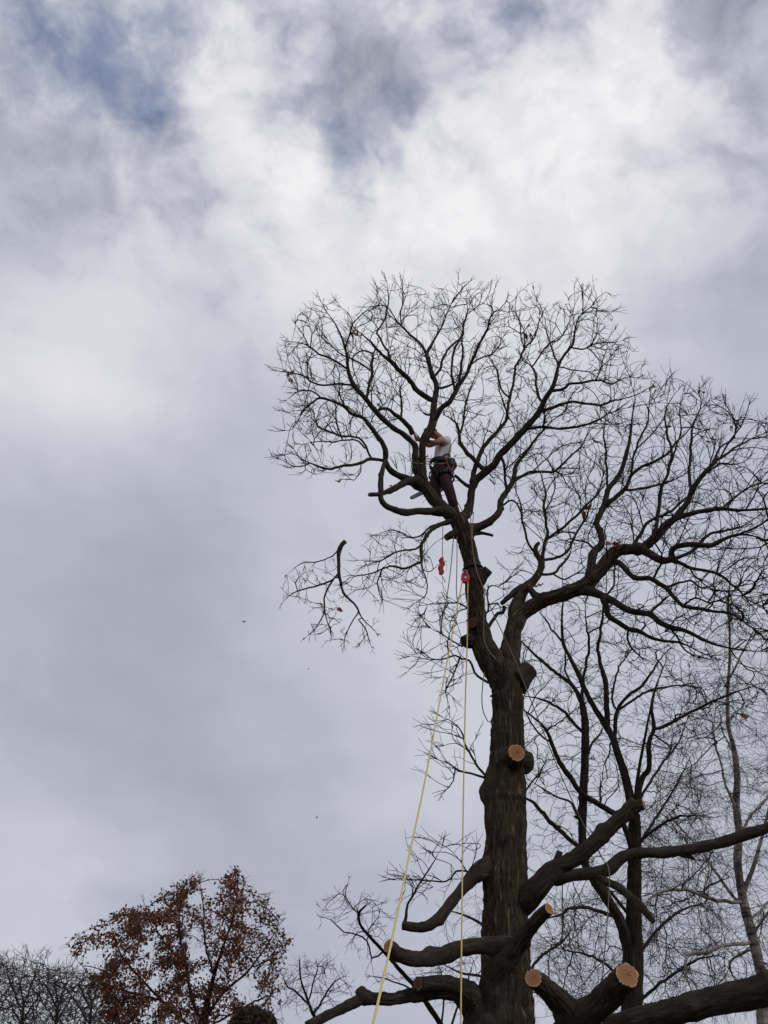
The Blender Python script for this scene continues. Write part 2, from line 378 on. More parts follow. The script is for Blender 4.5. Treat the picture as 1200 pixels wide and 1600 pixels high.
# ------------------------------------------------------------------ trees: traced limbs + grown twigs
def parse(s):
    return [tuple(float(x) for x in p.split(',')) for p in s.split()]
class Tree:
    def __init__(self, Y0, base_name, mat_thick, mat_limb, mat_twig):
        self.Y0 = Y0; self.L = {}; self.order = []; self.mats = (mat_thick, mat_limb, mat_twig)
        self.name = base_name; self.extra = {}
    def limb(self, id, parent, dY, nodes, wscale=1.0, step=0.05, ground=False, y0=None):
        """nodes 'u,v,w' in photo pixels; depth runs from the parent's own depth there to that plus dY
        (dY may be a list of offsets from the tree's own plane, one per node)"""
        nd = parse(nodes); n = len(nd)
        par = self.L.get(parent)
        if par is not None:
            px = par['px']; k = int(np.argmin((px[:, 0] - nd[0][0]) ** 2 + (px[:, 1] - nd[0][1]) ** 2))
            ys = par['P'][k, 1] if y0 is None else self.Y0 + y0
        else: k = None; ys = self.Y0 + (y0 or 0)
        cum = np.concatenate([[0], np.cumsum([math.hypot(nd[i + 1][0] - nd[i][0], nd[i + 1][1] - nd[i][1]) for i in range(n - 1)])])
        rows = []
        for i, p in enumerate(nd):
            Y = (self.Y0 + dY[i]) if isinstance(dY, (list, tuple)) else ys + dY * cum[i] / max(cum[-1], 1)
            w = p[2] if len(p) > 2 else rows[-1][3] / .5 / pxm(*nd[i - 1][:2], Y)
            rows.append([*at(p[0], p[1], Y), .5 * w * wscale * pxm(p[0], p[1], Y), p[0], p[1]])
        if par is not None and y0 is None:                         # root inside the parent
            rp = par['P'][k]; d0 = np.linalg.norm(np.array(rows[0][:3]) - rp)
            if d0 > 0.012: rows.insert(0, [*rp, min(rows[0][3] * 1.15, par['r'][k] * .95), *par['px'][k]])
        if ground:
            b = rows[0]; z0 = b[2]
            rows.insert(0, [b[0], b[1], -0.15, b[3] * 1.45, b[4], b[5]])
            rows.insert(1, [b[0], b[1], 0.25, b[3] * 1.22, b[4], b[5]])
            rows.insert(2, [b[0], b[1], min(0.9, z0 * .6), b[3] * 1.07, b[4], b[5]])
        rows = np.array(rows); Q = catmull(rows, step)
        if Q[:, 3].max() < .06:
            ss = np.concatenate([[0], np.cumsum(np.linalg.norm(np.diff(Q[:, :3], axis=0), axis=1))]); sd = rng.uniform(0, 99); amp = (.010 if len(Q) > 6 else .004) * self.Y0 / 11.2
            for i, q in enumerate(ss):
                fade = min(1, q / .15)
                for c_ in range(3): Q[i, c_] += fade * amp * (noise.noise(Vector((q * 5.5, sd + 7 * c_, 0))) * 1.3 + noise.noise(Vector((q * 14, sd, 5 + 3 * c_))) * .8)
        thin = Q[:, 3] < .03 * self.Y0 / 11.2
        Q[thin, 3] *= .88
        if Q[-1, 3] < .016 * self.Y0 / 11.2 and len(Q) > 8:
            k_ = int(len(Q) * .35); Q[-k_:, 3] *= np.linspace(1, .38, k_)
        self.L[id] = dict(P=Q[:, :3], r=np.maximum(Q[:, 3], .0022), px=Q[:, 4:6], parent=parent, id=id)
        self.order.append(id)
        return self.L[id]

def inside(poly, pts):
    x, y = pts[:, 0], pts[:, 1]; c = np.zeros(len(pts), bool); n = len(poly)
    for i in range(n):
        x1, y1 = poly[i]; x2, y2 = poly[(i + 1) % n]
        if y1 == y2: continue
        t = ((y1 > y) != (y2 > y)) & (x < (x2 - x1) * (y - y1) / (y2 - y1) + x1); c ^= t
    return c
def sample_poly(poly, n):
    poly = np.array(poly, float); lo, hi = poly.min(0), poly.max(0); out = np.zeros((0, 2))
    while len(out) < n:
        p = rng.uniform(lo, hi, (n * 2, 2)); out = np.vstack([out, p[inside(poly, p)]])
    return out[:n]

def attract(T, poly, n, spread=.35, near=4, ids=None, rag=16, clump=.30):
    """points where twigs end: spread over the crown, each at the depth of one of the limbs close by"""
    poly_ = [tuple(p) for p in parse(poly)]; cen = np.mean(poly_, 0); sd = rng.uniform(0, 99)
    pts = sample_poly(poly_, int(n * 1.35)); keep = []
    for p in pts:                           # uneven edge, gaps and thick clumps
        q = Vector((p[0] / 34 + sd, p[1] / 34, 0)); o_ = p - cen; L_ = math.hypot(*o_)
        if noise.noise(q * .9 + Vector((0, 0, 7))) < -clump: continue
        keep.append(p + o_ / max(L_, 1) * rag * (noise.noise(q * 1.6) * 1.6 - .25) * min(1, L_ / 80))
    pts = np.array(keep)[:n]
    px, yy = [], []
    for id in (ids or T.order):
        l = T.L[id]; px.append(l['px'][::3]); yy.append(l['P'][::3, 1])
    px = np.vstack(px); yy = np.concatenate(yy); A = []
    for p in pts:
        d = (px[:, 0] - p[0]) ** 2 + (px[:, 1] - p[1]) ** 2
        k = np.argpartition(d, near)[:near] if len(d) > near else np.arange(len(d))
        Y = yy[rng.choice(k)] + rng.normal(0, spread)
        A.append(at(p[0], p[1], max(Y, 3.0)))
    return np.array(A)

def grow(T, A, step=.06, kill=.10, infl=1.3, iters=90, seed_wmax=.055, inertia=.45, trop=(0, 0, .12), jit=.16, ids=None, skip=(), lead=.10, every=3, center=None, outw=.35, smooth=3):
    """space colonisation from the traced limbs; nodes carry the limb they spring from"""
    P, D, own, par, rad0 = [], [], [], [], []
    for id in (ids or T.order):
        if id in skip: continue
        l = T.L[id]; ok = l['r'] < seed_wmax
        t = np.gradient(l['P'], axis=0); t /= np.maximum(np.linalg.norm(t, axis=1), 1e-9)[:, None]
        for i in np.nonzero(ok)[0][::every]:
            P.append(l['P'][i]); D.append(t[i]); own.append(id); par.append(-1); rad0.append(l['r'][i])
    nseed = len(P)
    P = [np.array(p) for p in P]; kids = [0] * len(P)
    nearD = np.full(len(A), 1e9); nearI = np.zeros(len(A), int)
    def upd(start):
        arr = np.array(P[start:])
        for a in range(0, len(A), 800):
            d = ((A[a:a + 800, None, :] - arr[None]) ** 2).sum(2); k = d.argmin(1); dm = np.sqrt(d[np.arange(len(k)), k])
            m = dm < nearD[a:a + 800]; nearD[a:a + 800][m] = dm[m]; nearI[a:a + 800][m] = k[m] + start
    upd(0); alive = nearD > kill
    first = rng.random(len(A)) < lead
    trop = np.array(trop)
    childdirs = {}
    for it in range(iters):
        sel = alive & (nearD < infl)
        if it < iters // 3:
            sel &= first & (nearD > kill * 2)
            if not sel.any(): continue
        idx = np.nonzero(sel)[0]
        if len(idx) == 0: break
        acc = {}
        for a in idx:
            acc.setdefault(nearI[a], []).append(a)
        start = len(P)
        for ni, al in acc.items():
            if kids[ni] >= 3: 
                for a in al: alive[a] = False
                continue
            v = A[al] - P[ni]; v /= np.maximum(np.linalg.norm(v, axis=1), 1e-9)[:, None]
            tr = trop if center is None else trop + outw * unit(P[ni] - center(own[ni]))
            d = unit(v.mean(0)) + inertia * D[ni] * (1 if ni >= nseed else .5) + tr + rng.normal(0, jit, 3)
            d = unit(d)
            cd = childdirs.setdefault(ni, [])
            if any(np.dot(d, q) > .93 for q in cd):
                kids[ni] += 1; continue
            cd.append(d); kids[ni] += 1
            P.append(P[ni] + d * step * rng.uniform(.8, 1.2)); D.append(d); own.append(own[ni]); par.append(int(ni)); kids.append(0)
        if len(P) == start: continue
        upd(start); alive &= nearD > kill
    P = np.array(P); par = np.array(par); n = len(P)
    for _ in range(smooth):
        cs = np.zeros((n, 3)); cn = np.zeros(n); gi = np.arange(nseed, n)
        np.add.at(cs, par[gi], P[gi]); np.add.at(cn, par[gi], 1)
        Q = P.copy(); has = gi[cn[gi] > 0]
        Q[has] = .4 * P[has] + .3 * P[par[has]] + .3 * cs[has] / cn[has][:, None]
        P = Q
    return dict(P=P, par=par, own=own, nseed=nseed, rad0=rad0, D=np.array(D))

def twig_chains(Gd, r0=.0028, expo=2.35, spur=(.05, .13), nspur=2.0, side=.22, droop=0.0, rmax=.03, spread=.75, T=None, center=None, outw=.5):
    """grown nodes -> tapered chains per owning limb, with short spurs at tips and along the twigs"""
    P, par, own, ns = Gd['P'], Gd['par'], Gd['own'], Gd['nseed']; n = len(P)
    kids = [[] for _ in range(n)]
    for i in range(ns, n): kids[par[i]].append(i)
    wt = np.zeros(n)
    for i in range(n - 1, ns - 1, -1):
        if not kids[i]: wt[i] = 1
        wt[par[i]] += wt[i] if par[i] >= ns or True else 0
    rad = r0 * np.maximum(wt, 1) ** (1 / expo)
    for i in range(ns): rad[i] = min(rad[i], Gd['rad0'][i])
    rad = np.minimum(rad, rmax)
    out = {}
    def add(o, pts, rr): out.setdefault(o, []).append((np.array(pts), np.array(rr)))
    def spurs(o, p, d, r, k, lo, hi):
        for _ in range(k):
            ob = 0 if center is None else outw * unit(p - center(o))
            dd = unit(d + ob + rng.normal(0, spread, 3) * .8 + np.array([0, 0, .12 - droop])); L = rng.uniform(lo, hi)
            d2 = unit(dd + rng.normal(0, .35, 3) + np.array([0, 0, .1 - 2 * droop])); p1 = p + dd * L * .5; p2 = p1 + d2 * L * .5
            rs = min(r * .85, r0)
            add(o, [p, p1, p2], [rs, rs * .85, rs * .55])
            if rng.random() < .6:
                d3 = unit(dd + rng.normal(0, .7, 3)); add(o, [p1, p1 + d3 * L * .45], [rs * .8, rs * .5])
    if T is not None:                      # the traced branches end in twigs too
        for id in T.order:
            l = T.L[id]; Pl = l['P']; m = len(Pl)
            if l['r'][-1] > .016 or m < 5: continue
            for i in range(int(m * .45), m, 2):
                t = unit(Pl[min(i + 1, m - 1)] - Pl[i - 1])
                if i >= m - 2: spurs(id, Pl[i], t, r0 * 1.3, 3, spur[0] * .9, spur[1] * .8)
                elif rng.random() < .5: spurs(id, Pl[i], t, r0 * 1.2, 1, spur[0], spur[1])
    seeds = []
    for i in range(ns):
        for k in kids[i]: seeds.append((i, k))
    while seeds:
        a, b = seeds.pop(); pts = [P[a]]; rr = [min(rad[a], rad[b] * 1.2)]; cur = b
        while True:
            pts.append(P[cur]); rr.append(rad[cur])
            if rng.random() < side and rad[cur] < .012:
                spurs(own[cur], P[cur], Gd['D'][cur], rad[cur], 1, *spur)
            ks = sorted(kids[cur], key=lambda q: -wt[q])
            if not ks:
                spurs(own[cur], P[cur], Gd['D'][cur], rad[cur], 1 + rng.poisson(nspur - 1), *spur)
                rr[-1] *= .8; break
            for q in ks[1:]: seeds.append((cur, q))
            cur = ks[0]
        add(own[b], pts, rr)
    return out

def cut_face(parent, base, p, nrm, r, mat='cut', name='cut_face', rim=None):
    """sawn face filling the end of a limb: local radius about 1, rings drawn round its own centre"""
    nrm = unit(nrm); q = Vector(nrm).to_track_quat('Z', 'Y').to_matrix(); Q = np.array(q)
    loc = (rim - p) @ Q / r; k = len(loc); vs = [(0, 0, .02)]; fs = []
    for f in (.4, .72, .93):
        for j in range(k): vs.append((loc[j][0] * f, loc[j][1] * f, .02 * (1 - f) + .006 * math.sin(j * 1.7 + f * 9)))
    for j in range(k): vs.append((loc[j][0] * .93, loc[j][1] * .93, -.10))
    for j in range(k):
        b = (j + 1) % k; fs.append((0, 1 + j, 1 + b))
        for ring in range(3):
            o = 1 + ring * k; fs.append((o + j, o + k + j, o + k + b, o + b))
    fo = link_mesh(name, vs, fs, mat, parent, smooth=False)
    fo.matrix_local = Matrix.Translation(Vector(np.asarray(p) - base + nrm * (.003 + .03 * r))) @ q.to_4x4() @ Matrix.Diagonal((r, r, r, 1))
    return fo

def leaf_mesh_pts(size, curl):
    """a lobed oak leaf, curled"""
    prof = [(0, .02), (.12, .10), (.22, .22), (.30, .15), (.42, .32), (.52, .20), (.64, .34), (.76, .20), (.88, .20), (1.0, .03)]
    vs, fs = [], []
    for (t, w) in prof:
        z = -curl * (t - .4) ** 2 * 1.6
        vs += [(-w, t, z + curl * w * 1.1), (0, t, z), (w, t, z + curl * w * .8)]
    for i in range(len(prof) - 1):
        a = i * 3; fs += [(a, a + 1, a + 4, a + 3), (a + 1, a + 2, a + 5, a + 4)]
    return np.array(vs) * size, fs
def rand_rot():
    q = rng.normal(0, 1, 4); q /= np.linalg.norm(q)
    from mathutils import Quaternion
    return np.array(Quaternion(q).to_matrix())

# ------------------------------------------------------------------ ground
gv, gf = [], []
NG = 60
for j in range(NG + 1):
    for i in range(NG + 1):
        x = ((i / NG) * 2 - 1); y = ((j / NG) * 2 - 1)
        X = math.copysign(abs(x) ** 2.2, x) * 900; Yy = math.copysign(abs(y) ** 2.2, y) * 900 + 15
        d = math.hypot(X, Yy - 15)
        z = .05 * noise.noise(Vector((X * .2, Yy * .2, 0))) * min(1, d / 8)
        gv.append((X, Yy, z))
for j in range(NG):
    for i in range(NG):
        a = j * (NG + 1) + i; gf.append((a, a + 1, a + NG + 2, a + NG + 1))
M['grass'] = grass_mat()
gr = link_mesh('ground', gv, gf, 'grass'); tag(gr, 'rough winter grass ground under the trees', kind='structure')

# ------------------------------------------------------------------ the oak being taken down
oak = Tree(11.2, 'oak_tree', 'oak', 'limb', 'twig')
A = oak.limb
A('trunk', None, 0, '795,1640,92 793,1600,88 790,1500,77 789,1400,74 790,1300,67 789,1240,66 793,1180,56 793,1120,50 792,1075,50 790,1048,47 790,1036,38', ground=True, step=.035)
# the two stems
A('stemL', 'trunk', 0, '787,1066,46 771,1037,43 753,1005,37 746,970,30 742,930,28 739,890,27 731,855,26 721,826,28 715,808,25', y0=0, step=.03)
A('stemR', 'trunk', [0, 0, 0, 0, -.04, -.1, -.18, -.25, -.3, -.34, -.36, -.4, -.45, -.5], '796,1058,40 797,1025,32 801,990,28 809,965,27 827,950,25 851,938,23 883,927,23 915,914,23 938,890,22 955,868,20 972,859,17 1000,857,15 1022,842,14 1040,822,12', y0=0, step=.03)
A('stemS', 'stemR', .25, '803,962,22 809,942,20 818,923,17 833,908,13 843,893,11 846,878,10 838,866,8 837,855,7 842,848,5')
# climber's limb and what grows from it
A('P', 'stemL', [0, 0, 0, 0, 0, .02, .03], '716,812,25 698,799,22 679,781,20 666,764,19 659,748,19 657,732,17 658,722,15', y0=0, step=.03)
A('P1', 'P', [.03, .02, .0, -.02, -.02, 0, .05, .1, .15, .2, .25, .3, .35, .4, .45, .5, .5], '657,735,15 660,715,11 660,695,11 664,684,13 672,672,14 677,658,12 677,640,10 680,620,9 682,603,8 675,585,7.5 669,562,7 667,552,6 674,539,5 683,523,4.5 692,507,4 698,490,3.4 706,473,3')
A('P1x', 'P1', .2, '706,473,3 723,450,2.4 738,437,1.6')
A('P1a', 'P1', .5, '666,553,5 658,538,4.5 643,525,4 630,512,3.6 617,500,3 607,492,2.6')
A('P1a2', 'P1a', .2, '628,510,2.6 626,490,2.4 630,465,2 627,440,1.5')
A('P1b', 'P1', -.7, '680,626,9 671,624,8 655,613,7.5 640,595,7 622,577,7 610,564,6 600,556,5 587,543,4.5 570,527,3.5 553,512,2.5')
A('P1b2', 'P1b', -.2, '610,563,4.5 607,549,4 600,541,4 593,527,3.6 590,518,3.4 602,497,3 605,485,2.8 607,460,2.3 603,437,1.6')
A('P1c', 'P1', .5, '679,588,5 688,575,4.5 693,557,4 705,540,3.6 720,527,3.2 724,510,3 730,490,2.6 729,468,2')
A('P1d', 'P1', -.5, '677,660,9 690,638,8 703,627,8 711,615,7.5 716,604,6.5 728,585,5.5 738,563,5 747,543,4.5 755,527,4 762,510,3.5 768,492,3 783,480,2.6 795,463,1.8')
A('P1e', 'P1d', .3, '711,612,5 708,595,4.6 705,580,4.2 707,562,4 711,543,3.5 723,523,3 724,505,2.6 734,478,2')
A('P1f', 'P1d', -.3, '716,603,4.5 718,590,4 721,570,3.8 723,550,3.2 722,530,2.8 725,508,2.4')
A('P1g', 'P1d', .35, '735,570,3.2 752,560,3 770,552,2.6 785,535,2')
A('P1h', 'P1', -.3, '682,606,4 692,606,4 705,601,3.6 716,594,3')
A('P1i', 'P1', -.25, '676,640,5 672,648,4 664,647,3.4 657,641,2.6')
A('P2', 'P', [.0, -.05, -.1, -.15, -.2, -.25, -.3, -.35, -.4, -.45, -.5, -.55, -.6, -.65, -.7, -.75, -.8], '653,738,13 649,715,10 649,700,9 643,690,9 630,678,8.5 615,669,8 603,659,8 587,643,8 573,625,7.5 553,602,7 544,578,6 542,555,5 537,537,4.5 533,525,4 522,503,3 510,487,2.6 502,472,1.8')
A('P2a', 'P2', -.3, '543,577,4 520,562,3.6 498,553,3.2 482,540,3 472,536,2.6 448,533,1.8')
A('P2a2', 'P2a', .2, '482,540,2.4 474,524,2 462,507,1.6')
A('P2b', 'P2', -.5, '553,602,4 528,600,3.6 503,602,3.4 487,597,3 474,587,2.6 457,583,2.4 429,579,1.8')
A('P2c', 'P2', .4, '573,622,5 577,597,4.5 581,585,4.2 582,563,3.8 585,550,3.4 592,532,2.6')
A('P2d', 'P2c', -.3, '580,580,3.4 563,568,3.2 543,558,3 527,550,2.4 512,531,1.8')
A('P2e', 'P2', .35, '587,643,5 603,638,5 618,648,6 630,657,7 640,669,8 645,679,8.5')
A('P2f', 'P2e', .3, '626,655,4 628,640,4 626,622,3.6 626,605,3 634,592,2.4')
A('Q', 'P', [0, -.05, -.12, -.2, -.28, -.35, -.4, -.45, -.5, -.55, -.6, -.65, -.7, -.75, -.8, -.85, -.9, -.95, -1.0], '655,757,13 634,748,11 617,740,9.5 607,731,9 602,720,8.5 603,708,8 598,693,7.5 590,682,7 580,668,6.5 567,653,6 550,647,5.5 537,635,5 520,627,4.5 500,622,4 487,630,3.4 472,642,3 468,653,2.6 457,670,2.2 446,673,1.6')
A('Qb', 'Q', -.2, '503,623,3.4 490,612,3 475,610,2.6 462,614,2 448,625,1.5')
A('Q2', 'Q', -.6, '602,720,6 592,718,6 580,716,6 567,722,5.5 550,727,5 533,728,4.6 520,732,4.4 507,732,4 492,727,3.6 482,723,3 467,713,2.4 457,697,1.8')
A('Q2x', 'Q2', -.2, '484,724,2.4 462,729,2 438,718,1.5')
A('Q2a', 'Q2', .3, '580,715,4.5 575,707,4 565,687,4 550,682,3.6 533,682,3.4 513,673,3 500,668,2.8 493,657,2.2 490,640,1.8')
A('Q2b', 'Q2a', -.3, '570,700,3.4 555,687,3 520,690,2.4 493,690,2 472,695,1.5')
A('Q2c', 'Q2', -.1, '564,727,2.4 562,740,2 552,753,1.6')
A('T', 'P', [-.02, -.1, -.2, -.3, -.38, -.42, -.45, -.46, -.46, -.44, -.4], '690,798,12 672,799,11 650,799,10.5 632,801,11 613,795,10 601,789,9.5 595,779,8.5 595,765,9 595,750,8.5 598,733,7 602,719,6')
A('U', 'P', -.55, '657,752,14 645,752,12 633,754,11 617,763,9.5 603,769,8 593,772,7 577,773,6.5')
# right-hand main limb
A('V', 'stemL', [0, .03, .06, .06, .04, 0, -.05, -.1, -.15, -.2, -.25, -.3, -.35, -.4, -.45, -.5, -.5, -.5, -.5, -.5, -.5, -.5, -.5], '717,812,20 730,801,16 735,784,12 737,766,11.5 744,750,12 758,738,12 772,726,11.5 781,711,11 797,695,10.5 813,678,10 827,662,9.5 838,650,9 845,638,8 852,623,7.5 862,608,7 868,592,6 873,570,5 883,553,4.5 895,538,4 898,518,3.4 902,502,3 910,490,2.6 925,478,2', y0=0)
A('Vx', 'V', -.1, '910,490,2.2 911,470,2 909,452,1.4')
A('Va', 'V', .8, '738,754,8 742,733,7.5 747,718,7 755,700,6.5 767,685,6 780,670,5.5 789,660,5 793,645,5 796,624,4.6 802,600,4.2 805,575,4 813,560,3.8 819,545,3.4 835,527,3 842,503,2.8 848,487,2.3 838,467,1.9 833,450,1.4')
A('Va2', 'Va', .2, '819,545,2.4 814,527,2.2 812,502,2 801,482,1.5')
A('Va3', 'Va', .3, '796,622,3.4 785,610,3 780,598,3 777,580,2.6 763,558,2')
A('Va4', 'Va', -.4, '795,655,3.4 787,630,3 781,612,2.8')
A('Vb', 'V', .5, '849,628,5 843,623,4.6 838,603,4.2 837,583,3.8 830,572,3.4 815,562,2.8')
A('Vb2', 'Vb', .3, '832,572,3.2 845,553,3 857,538,2.8 873,530,2.4 885,513,2 892,488,1.6')
A('Vc', 'V', .3, '872,570,3.6 863,547,3.2 857,528,2.8 852,513,2.4 843,500,2')
A('Vd', 'V', -.5, '860,611,5.5 880,608,5 890,600,4.4 910,598,4 922,595,3.4 940,595,3 955,600,2.6 978,590,2 998,592,1.6')
A('Ve', 'V', -.2, '893,543,3.2 913,545,2.8 930,537,2.4 955,535,2 973,532,1.6')
A('Vf', 'V', .4, '843,643,6.5 863,637,5.5 877,632,5 893,628,4.6 913,630,4.2 937,633,3.8 955,627,3.2 978,622,2.6 1005,613,2')
A('Vg', 'V', -.6, '822,670,6 837,668,5.5 853,668,5 873,669,4.6 897,667,4.2 927,660,3.6 940,653,3 957,643,2.6 985,636,2')
A('Vh', 'V', .3, '745,722,6.5 732,710,6.5 720,693,6 717,682,5.5 714,665,4.6 703,653,4 692,647,3')
A('Vh2', 'Vh', .3, '718,678,4 722,668,3.8 725,653,3.6 728,630,3 738,600,2.4 748,580,1.8')
A('Vj', 'V', .1, '735,761,6.5 728,757,6 720,751,5.5 712,744,5')
A('Vk', 'V', .1, '782,712,5 788,728,4.6 790,753,4.6 792,764,4.6')
A('W', 'stemL', [0, 0, -.05, -.08, -.06, 0, .05, .1, .15, .2, .25, .3, .35, .4, .45], '728,830,14 744,825,12 760,818,11 773,808,10.5 781,797,10 783,781,9.5 795,763,8.5 803,747,7.5 806,728,6.5 817,713,5.5 827,700,5 836,687,4.4 853,668,4 863,657,3.4 882,643,2.8', y0=0)
A('W2', 'W', .1, '882,643,2.6 888,628,2.2 897,612,1.6')
A('Wa', 'W', .4, '803,750,5.5 818,742,5 833,737,4.6 852,737,4.4 867,736,4.2 883,722,3.8 895,710,3.4 908,697,3 917,682,2.4 927,665,1.8')
A('Wb', 'Wa', .3, '832,737,2.6 850,720,2.4 867,705,2.2 883,695,2 903,692,1.8 925,686,1.4')
A('Wc', 'stemL', .05, '730,838,8 742,833,7 757,834,6 771,838,4')
A('Wd', 'W', -.3, '785,790,4 800,782,3.4 812,795,3 816,817,2.6')
# lower left spray and stubs on the left stem
A('X', 'stemL', -.6, '714,812,9 693,818,7 677,825,6.5 667,837,6.2 658,854,6 658,868,5.5 658,878,5 650,881,4.4 633,888,4 610,885,3.6 577,897,3 553,900,2.2 540,908,1.6')
A('X2', 'X', -.3, '665,842,4 650,857,3.6 620,863,3 593,877,2.6 567,884,2')
A('X3', 'X', .2, '690,819,4 673,822,3.6 657,837,3 640,839,2.6 615,828,2 590,835,1.4')
A('X4', 'X', .1, '659,879,3 660,890,2.6 667,910,2.2 665,930,2 640,947,1.5')
A('stub1', 'stemL', -.05, '722,834,12 709,835,11 697,840,9')
A('stub2', 'stemL', -.12, '741,915,14 752,903,15 763,890,15')
A('stub3', 'stemL', [-.04, -.22], '741,974,14 737,974,13', y0=0)
A('burrL', 'stemL', [0, -.05, -.08], '742,1003,22 730,1001,23 723,1002,15', y0=0)
A('Db', 'trunk', -.3, '770,1068,5 752,1060,4.4 742,1050,4.2 733,1033,4 722,1029,3.6 713,1025,3.2 697,1028,2.8 678,1030,2.4 660,1020,2 641,1025,1.5')
A('Db2', 'Db', -.1, '718,1028,3 707,1058,2.6 698,1075,2.4 697,1085,2 703,1107,1.5')
A('Dc', 'stemL', -.2, '735,952,3.4 715,943,2.8 695,943,2.4 668,945,1.6')
A('Dd', 'burrL', -.2, '723,1010,3 712,1004,2.6 690,990,2.2 668,980,1.6')
A('De', 'stemL', .12, '754,980,6 763,978,6 772,967,6 778,958,6 786,957,6 788,947,6')
A('Df', 'stemL', .15, '752,960,4 761,957,3.6 763,945,3.2 761,927,3 768,915,2.8 790,922,2')
A('Ea', 'trunk', -.3, '766,1216,5 748,1200,4.4 738,1182,4 727,1163,3.6 720,1142,3.4 707,1128,3 693,1122,2')
A('Eb', 'trunk', -.2, '766,1217,5 740,1210,4 716,1204,3.4 700,1192,2.6 685,1186,1.8')
A('Ec', 'Eb', -.1, '711,1204,2.6 708,1220,2.2 698,1234,1.6')
A('stub4', 'trunk', [0, .02, .03], '803,1064,32 818,1053,22 829,1043,20', y0=0)
A('stub5', 'trunk', [-.12, -.3, -.42], '799,1190,24 804,1181,23 807,1176,23', y0=-.1)
A('stub6', 'trunk', [0, .03, .04], '808,1192,26 822,1190,24 831,1190,17', y0=0)
# right crown
A('A1', 'stemR', [-.5, -.55, -.6, -.65, -.7, -.75, -.8, -.85], '1040,822,11 1058,806,10 1072,785,9 1083,764,8 1096,745,7 1112,727,6 1150,698,4 1196,677,2.4')
A('A1a', 'A1', .4, '1081,767,6 1077,748,5.5 1078,722,5 1080,690,4.4 1083,664,3.6 1095,635,2.6 1092,610,1.8')
A('A1b', 'A1', -.3, '1054,809,8 1075,804,7.5 1097,799,7 1125,795,6.5 1160,797,5 1200,795,4 1250,790,2.5')
A('A1c', 'A1b', .3, '1128,795,5 1145,780,4.4 1160,768,3.6 1182,757,2.6 1215,745,1.8')
A('A1d', 'A1', .4, '1112,727,4 1125,700,3.4 1147,683,3 1147,655,2.4 1132,630,1.8')
A('A1e', 'A1', -.2, '1125,716,3.4 1140,690,3 1160,660,2.4 1170,632,1.6')
A('A2', 'stemR', .5, '1024,840,7 1026,820,6.5 1031,783,6 1035,760,5.5 1045,735,5 1049,703,4.6 1042,675,4 1039,650,3 1048,625,2.2 1060,610,1.6')
A('A2b', 'A2', .3, '1046,730,3.6 1056,700,3.2 1064,672,2.8 1062,640,2.2 1068,612,1.6')
A('A3', 'stemR', .8, '985,858,6.5 1000,836,6 1013,815,5.5 1040,803,5 1062,787,4 1075,775,3 1095,760,2')
A('B', 'stemR', .9, '926,905,15 924,883,13 928,863,12.5 940,850,10.5 938,833,9.5 932,817,9.5 938,803,9.5 945,787,9 950,765,8.5 960,752,8 970,737,7 979,708,6 985,680,5 988,650,4 992,622,2.6 986,600,1.8')
A('B2', 'B', -.5, '944,790,7.5 960,778,7 976,764,6.5 986,745,5.5 1000,731,5 1026,720,4.6 1044,708,4 1056,692,3.4 1078,670,2.8 1092,650,1.8')
A('B3', 'B2', .3, '974,766,4.6 1010,762,4.2 1040,754,3.4 1070,742,2.4')
A('B4', 'B2', .5, '986,744,4.4 990,712,4 1000,685,3.6 1012,660,3 1014,632,2.4 1018,606,1.8')
A('B5', 'B', .2, '950,765,4.4 948,735,4 946,700,3.6 943,675,3 948,650,2.4')
A('B6', 'B4', -.2, '991,706,3 1006,690,2.6 1024,672,2.2 1036,655,1.6')
A('C', 'stemR', [-.45, -.5, -.56, -.62, -.7, -.75, -.8, -.85, -.9, -.95, -1.0, -1.05, -1.1], '998,857,12 1011,863,12 1026,872,12 1040,876,11 1049,872,10 1049,862,9 1057,854,8.5 1080,851,8 1110,852,7.5 1130,843,7 1150,836,6 1170,836,5 1205,846,3')
A('Cz', 'C', -.3, '1150,837,4 1185,822,3.4 1215,800,2.4')
A('C2', 'C', .4, '1048,875,7 1064,880,6.5 1080,888,5.5 1110,893,5 1130,902,4.6 1141,911,4 1154,921,3.6 1170,938,3 1200,950,2')
A('C3', 'C', .6, '1046,875,6.5 1072,866,6 1088,856,5.5 1104,838,5 1120,832,4.4 1160,822,3.4 1185,806,2.4')
A('C4', 'C2', -.3, '1078,887,3.6 1090,905,3 1115,922,2.6 1150,922,2 1185,930,1.5')
A('D', 'stemR', -.9, '948,882,10 957,878,9 968,880,8.5 984,897,8 996,904,8 1012,903,7.5 1030,912,7.5 1044,922,7 1056,936,6.5 1068,946,6.5 1088,951,6 1112,954,5.5 1140,958,5 1160,970,4.4 1180,982,3.4 1215,985,2')
A('D2', 'D', .3, '1040,918,4.4 1064,910,4 1080,908,3.4 1096,918,3 1120,912,2.4')
A('D3', 'D', -.3, '1068,946,3.6 1086,935,3.2 1112,942,2.8 1140,930,2.2 1170,935,1.6')
A('E', 'stemR', -.6, '905,920,14 922,924,12.5 938,930,11.5 955,938,11 984,954,10.5 1016,960,9 1030,972,8.5 1048,980,8 1072,986,7 1096,998,6 1120,1008,5 1160,1016,4 1195,1018,2.6')
A('E2', 'E', -.1, '1014,959,5 1028,946,4.6 1048,928,4')
A('E3', 'E', .3, '1046,980,4 1060,998,3.6 1070,1015,3 1095,1030,2.2')
A('Fl', 'E', .4, '944,932,9 948,955,9 953,965,8.5 967,973,8 982,982,7.5 1000,987,7 1020,998,5.5 1040,1002,4.6 1064,1004,4 1088,1016,3 1120,1030,2')
A('Fl2', 'Fl', .2, '982,984,4 980,998,4 990,1016,3.6 1005,1030,3')
